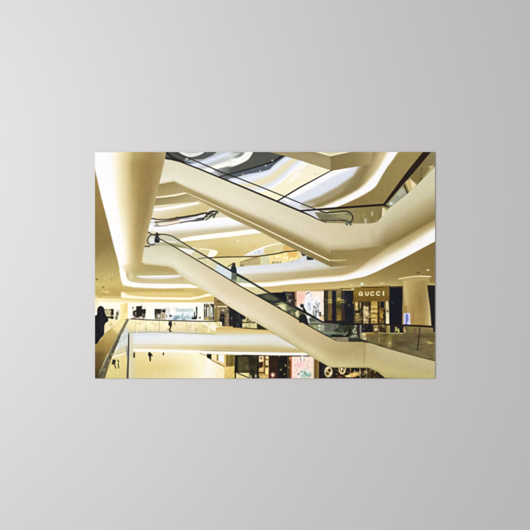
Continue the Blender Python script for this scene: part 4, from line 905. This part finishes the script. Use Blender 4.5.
    poly(q(0, 225, 70, 235, 180, 265, 200, 285, 100, 280, 0, 262), (184, 178, 140), .8); line(q(90, 262, 190, 285, 260, 300), 1.0, (130, 120, 66), .6, .8); line(q(0, 236, 80, 240, 120, 245), 1.5, (236, 236, 232), .8)
    line(q(-10, 215, 50, 245, 130, 290), .9, (60, 48, 34), .35)
    r = Z(90, 210, 7.571)
    line(spl(r(440, 168, 460, 180, 490, 190, 530, 188)), .9, (34, 32, 36), .35)
    line(spl(r(500, 185, 465, 188, 438, 215, 436, 245, 460, 262, 490, 258)), .9, (46, 42, 36), .35)
    line(r(415, 277, 450, 274), [.8, 1.2], (40, 34, 24), .4); line(r(450, 273, 530, 262), .5, (110, 96, 60), .4, .7)
    line(spl([(157.5, 234.3), (163, 234.3), (168, 235), (173.4, 236.9), (178, 239.8)]), .9, (44, 42, 38), .35)
    line([(178, 239.8), (193, 249), (212.8, 260.2), (230, 270.2), (240, 275.8), (259, 287), (272, 294.4), (280, 299), (285, 302.8), (296.2, 307.6), (308, 314), (316.7, 319), (323, 322.4)], [.9, 1.1, 1.4, 1.7, 1.8, 1.8, 1.6, 1.2, 1.3, 1.9, 1.9, 1.8, 1.9], (50, 47, 44), .5)
    # riders
    blob(157, 233.6, 1.1, 1.1, (28, 26, 32), 1, 0, 2.5)
    poly([(155.6, 236), (158, 234.8), (159, 237.5), (160, 240), (159, 243), (155, 242.4), (154.8, 239)], (44, 44, 46), .5); blob(156, 240.4, 1.2, 1.8, (30, 30, 34), .9); blob(158, 239, 1.8, .5, (120, 120, 122), .7, .6)
    q = Z(215, 245, 15.14)
    blob(*q(283, 292)[0], 1.8, 1.6, (52, 42, 40), 1, 0, 2.5)
    poly(q(245, 330, 270, 305, 305, 310, 322, 350, 330, 420, 330, 450, 300, 430, 262, 425, 225, 385, 205, 375, 215, 365, 240, 370), (40, 42, 52), .45)
    poly(q(262, 425, 320, 425, 335, 480, 320, 530, 250, 525), (104, 108, 96), .7); line(q(190, 330, 240, 300, 262, 295), [.5, 1.2, .8], (110, 100, 70), .5)
    line(q(340, 455, 420, 495, 490, 530), 2.0, (42, 40, 36), .4)
    v = Z(285, 285, 15.14)
    blob(*v(258, 315)[0], 1.8, 1.9, (28, 24, 24), 1, 0, 2.2)
    poly(v(262, 330, 285, 330, 325, 400, 330, 430, 300, 430, 275, 385), (44, 42, 44), .45)
    poly(v(215, 470, 260, 440, 310, 450, 345, 530, 340, 570, 220, 570, 205, 520), (38, 36, 38), .6)
    line([(296.2, 307.8), (308, 314), (318, 319.8)], 2.0, (36, 34, 34), .4)

def paint_column():
    L = [(92.5, 150), (94.6, 161), (98, 183), (102.6, 200), (107.4, 219), (112.5, 245.7), (119, 265.5), (122.5, 280)]
    L = [(94.0, 165), (98, 183), (101.2, 197.5), (104.6, 210), (109.5, 229), (114, 247), (118.4, 263), (120.2, 270)]
    L = [(92, 150), (93, 160)] + L
    R = [(166.6, 150), (164, 163), (160.4, 179), (155.6, 199), (152, 216), (149.2, 226), (145.6, 240), (142.2, 258), (140, 266), (138, 270)]
    strip(L, R,
          [(152, [(0, (250, 249, 252)), (.24, (250, 249, 250)), (.31, (250, 244, 222)), (.4, (236, 222, 182)), (.5, (216, 198, 144)), (.57, (188, 166, 106)), (.66, (184, 158, 104)), (.8, (164, 136, 84)), (1, (186, 166, 118))]),
           (165, [(0, (250, 249, 252)), (.24, (250, 249, 250)), (.31, (248, 242, 220)), (.39, (235, 221, 182)), (.48, (215, 196, 142)), (.56, (178, 154, 96)), (.66, (166, 138, 82)), (.78, (158, 130, 80)), (.95, (170, 144, 94)), (1, (180, 156, 108))]),
           (205, [(0, W_), (.25, (252, 251, 250)), (.33, (246, 236, 204)), (.46, (226, 210, 165)), (.57, (200, 178, 120)), (.7, (166, 141, 86)), (.86, (155, 130, 84)), (.95, (178, 156, 108)), (1, (192, 172, 124))]),
           (245, [(0, W_), (.29, (253, 252, 250)), (.4, (248, 240, 214)), (.54, (226, 206, 160)), (.66, (196, 172, 115)), (.82, (174, 148, 94)), (1, (188, 166, 116))]),
           (264, [(0, W_), (.3, (253, 250, 240)), (.5, (236, 218, 172)), (.7, (206, 184, 130)), (.9, (192, 168, 116)), (1, (190, 168, 116))])], .7, .6, vert=True, ends=3)
    # foot of the column melting into the ceiling
    poly([(120, 266), (128, 264), (138, 262), (143, 264), (172, 267.5), (176, 271), (150, 270.5), (134, 271), (127, 273)], G((124, 266), (150, 268), (0, (240, 226, 184)), (.3, (212, 190, 136)), (.6, (190, 168, 114)), (1, (180, 158, 106))), 2.4, .8)
    line([(119.6, 262), (121.4, 270), (122.6, 278)], [2.6, 3.2, 3.2], (255, 252, 244), .8)

def speckle(x0, y0, x1, y1, amp, sx=1.0, sy=1.6, warm=.5):
    """irregular small tonal detail of goods, glass and reflections"""
    win, X, Y = window(x0, y0, x1, y1, 0)
    h, w_ = X.shape
    tot = np.zeros((h, w_, 3))
    for o, a in ((1.0, 1.0), (.5, .6)):
        cx_, cy_ = sx * o * S, sy * o * S
        m = rng.normal(0, 1, (int(h / cy_) + 3, int(w_ / cx_) + 3, 3)); m = m.mean(-1, keepdims=True) * 1.5 + m * .3 * warm
        yy, xx = np.arange(h) / cy_, np.arange(w_) / cx_
        a0, b0 = yy.astype(int), xx.astype(int); fy, fx = (yy - a0)[:, None, None], (xx - b0)[None, :, None]
        tot += a * ((m[a0][:, b0] * (1 - fx) + m[a0][:, b0 + 1] * fx) * (1 - fy) + (m[a0 + 1][:, b0] * (1 - fx) + m[a0 + 1][:, b0 + 1] * fx) * fy)
    ex = np.clip(np.minimum(np.minimum(X - x0, x1 - X), np.minimum(Y - y0, y1 - Y)) / 1.5, 0, 1)[..., None]
    lum = P[win].mean(-1, keepdims=True)
    P[win] += tot * amp * ex * np.interp(lum, [0, 30, 110, 235, 255], [.35, .7, 1.3, .7, .2])

def glints(x0, y0, x1, y1, n, cols, r0=.3, r1=.8):
    for _ in range(n):
        c = np.array(cols[rng.integers(len(cols))]) * (.85 + .3 * rng.random())
        blob(x0 + rng.random() * (x1 - x0), y0 + rng.random() * (y1 - y0), r0 + rng.random() * (r1 - r0), r0 + rng.random() * (r1 - r0) * 1.6, tuple(np.clip(c, 0, 255)), .75)

def lens():
    """the modest sharpness of the printed photo: small blur, then the halo of sharpening"""
    global P
    P = np.clip(P, 0, 258)
    P = blur(P, .85)
    P = P + .38 * (P - blur(P, 2.6))
    lum = P @ np.array([.35, .5, .15])
    P = P + (np.interp(lum, [0, 60, 130, 165, 200, 230, 255], [0, 53, 123, 161, 199, 231, 255]) - lum)[..., None] + np.clip((250 - lum) / 80, 0, 1)[..., None] * np.array([-.5, 2.0, 1.0])

def grain():
    """fine film grain and faint soft mottling of the photographic print"""
    global P
    n = rng.normal(0, 1, (NY // 2 + 2, NX // 2 + 2, 1)).astype(np.float32)
    n = np.repeat(np.repeat(n, 2, 0), 2, 1)
    k = n[:-1, :-1] + n[1:, :-1] + n[:-1, 1:] + n[1:, 1:]
    P += k[:NY, :NX] * 0.55
    m = rng.normal(0, 1, (NY // 8 + 3, NX // 8 + 3, 3)).astype(np.float32)
    yy = np.arange(NY) / 8; xx = np.arange(NX) / 8
    y0 = yy.astype(int); x0 = xx.astype(int); fy = (yy - y0)[:, None, None]; fx = (xx - x0)[None, :, None]
    M = (m[y0][:, x0] * (1 - fx) + m[y0][:, x0 + 1] * fx) * (1 - fy) + (m[y0 + 1][:, x0] * (1 - fx) + m[y0 + 1][:, x0 + 1] * fx) * fy
    lum = P.mean(-1, keepdims=True)
    P += M * np.interp(lum, [0, 40, 120, 220, 250], [1, 2.4, 2.2, 1.1, .2])

paint_upper_atrium()
paint_right_glass()
paint_middle_left()
paint_left_room()
paint_lower_right_background()
paint_lower_store()
paint_sign_store()
paint_right_floor()
speckle(96, 304, 130, 320, 7)
speckle(130, 304, 216, 320, 5)
speckle(217, 300, 270, 329, 8)
speckle(284, 292, 356, 323, 7, .9, 3)
speckle(354, 300, 390, 333, 14, .9, 1.3)
speckle(354, 286, 391, 301, 2, 2, 1)
speckle(364, 333, 436, 362, 5, 4.0, 1.2)
speckle(320, 324, 366, 342, 10, 1.3, 1)
speckle(240, 252, 304, 264, 9, 1.2, 1.2, 1)
speckle(214, 354, 436, 379, 7)
speckle(324, 212, 384, 223, 3, 1.4, 3)
glints(355, 303, 388, 331, 46, ((240, 214, 150), (90, 64, 34), (200, 170, 110), (50, 36, 24)))
glints(322, 292, 353, 322, 16, ((150, 124, 70), (60, 48, 40), (28, 24, 30)))
glints(305, 298, 321, 320, 8, ((255, 246, 240), (150, 156, 160), (90, 92, 92)))
glints(286, 294, 296, 304, 8, ((190, 180, 150), (40, 34, 34)))
glints(222, 302, 234, 326, 14, ((190, 168, 126), (40, 34, 30), (120, 100, 76)))
glints(244, 320, 256, 328, 10, ((236, 226, 180), (110, 90, 50)))
glints(132, 306, 146, 319, 12, ((250, 246, 236), (60, 52, 46), (180, 166, 146)))
glints(155, 309, 167, 319, 12, ((236, 230, 214), (60, 54, 46), (160, 146, 116)))
glints(174, 308, 196, 320, 20, ((250, 252, 255), (150, 180, 190), (190, 206, 206)))
glints(204, 304, 216, 320, 12, ((250, 246, 230), (60, 54, 40), (150, 146, 120)))
glints(105, 308, 118, 320, 10, ((240, 230, 196), (70, 58, 30), (190, 176, 130)))
glints(324, 367, 386, 378, 30, ((250, 226, 160), (190, 146, 70), (60, 40, 26)))
glints(242, 356, 290, 378, 26, ((230, 196, 130), (60, 46, 30), (120, 90, 50)))
glints(295, 357, 312, 378, 10, ((255, 248, 240), (190, 214, 204), (240, 196, 190)))
glints(366, 334, 400, 346, 6, ((170, 150, 96), (84, 72, 46), (196, 180, 130)))
glints(270, 252, 298, 262, 16, ((255, 244, 200), (200, 160, 90), (236, 206, 140)))
paint_gallery_front()
glints(136, 322, 214, 331, 34, ((255, 252, 236), (206, 190, 130), (236, 222, 170)), .4, 1.4)
speckle(132, 322, 216, 331, 6, 1, 1.6)
speckle(96, 276, 118, 297, 2.5, 1.6, 1)
paint_foreground_left()
speckle(96, 322, 124, 378, 4, 1, 1.2)
paint_upper_escalator()
paint_lower_escalator()
paint_column()
lens()
grain()

# printed tone -> ink colour, darkened more towards the left to cancel the lamp's falloff
lin = np.clip(P, 0, 255) / 255.0
lin = np.where(lin <= 0.04045, lin / 12.92, ((lin + 0.055) / 1.055) ** 2.4)
ILL = np.interp(gx, [95, 265, 435], [1.42, 1.245, 1.14])[None, :, None]
ink = np.clip(lin / ILL, 0.004, 0.94)

# ------------------------------------------------------------------ the print on the wall
def empty(name, loc):
    o = bpy.data.objects.new(name, None)
    o.empty_display_size = 0.05
    o.location = loc
    scene.collection.objects.link(o)
    return o

T = 0.0035                                    # board thickness
kk = K * (DIST - T) / DIST                    # the face stands a little nearer than the wall
cx, cz = (X0 + X1) / 2 - 265, 265 - (Y0 + Y1) / 2
root = empty("wall_print", (cx * kk, 0, 1.5 + cz * kk))
root["label"] = "wide frameless photo print of crossing mall escalators mounted on the pale grey wall"
root["category"] = "wall print"
w, h = (X1 - X0) * kk, (Y1 - Y0) * kk

def board():
    import bmesh
    bm = bmesh.new()
    bmesh.ops.create_cube(bm, size=1)
    for v in bm.verts:
        v.co = Vector((v.co.x * w, v.co.y * (T - 0.0004) - (T - 0.0004) / 2 - 0.0001, v.co.z * h))
    bmesh.ops.bevel(bm, geom=list(bm.edges), offset=0.0005, segments=2, affect='EDGES')
    me = bpy.data.meshes.new("backing_board"); bm.to_mesh(me); bm.free()
    me.materials.append(panel_material())
    o = bpy.data.objects.new("backing_board", me); o.parent = root
    scene.collection.objects.link(o)
board()

def picture():
    me = bpy.data.meshes.new("printed_picture")
    xs = (gx - (X0 + X1) / 2) * kk; zs = ((Y0 + Y1) / 2 - gy) * kk
    XX, ZZ = np.meshgrid(xs, zs)
    co = np.stack([XX, np.full_like(XX, -T), ZZ], -1).reshape(-1, 3).astype(np.float32)
    i = np.arange(NY * NX, dtype=np.int32).reshape(NY, NX)
    q = np.stack([i[1:, :-1], i[1:, 1:], i[:-1, 1:], i[:-1, :-1]], -1).reshape(-1, 4)
    me.vertices.add(len(co)); me.vertices.foreach_set("co", co.ravel())
    me.loops.add(q.size); me.loops.foreach_set("vertex_index", q.ravel())
    me.polygons.add(len(q)); me.polygons.foreach_set("loop_start", np.arange(0, q.size, 4, dtype=np.int32))
    me.update(calc_edges=True)
    at = me.attributes.new("ink", "FLOAT_COLOR", "POINT")
    rgba = np.ones((NY * NX, 4), np.float32); rgba[:, :3] = ink.reshape(-1, 3)
    at.data.foreach_set("color", rgba.ravel())
    me.materials.append(ink_material())
    o = bpy.data.objects.new("printed_picture", me); o.parent = root
    scene.collection.objects.link(o)
picture()
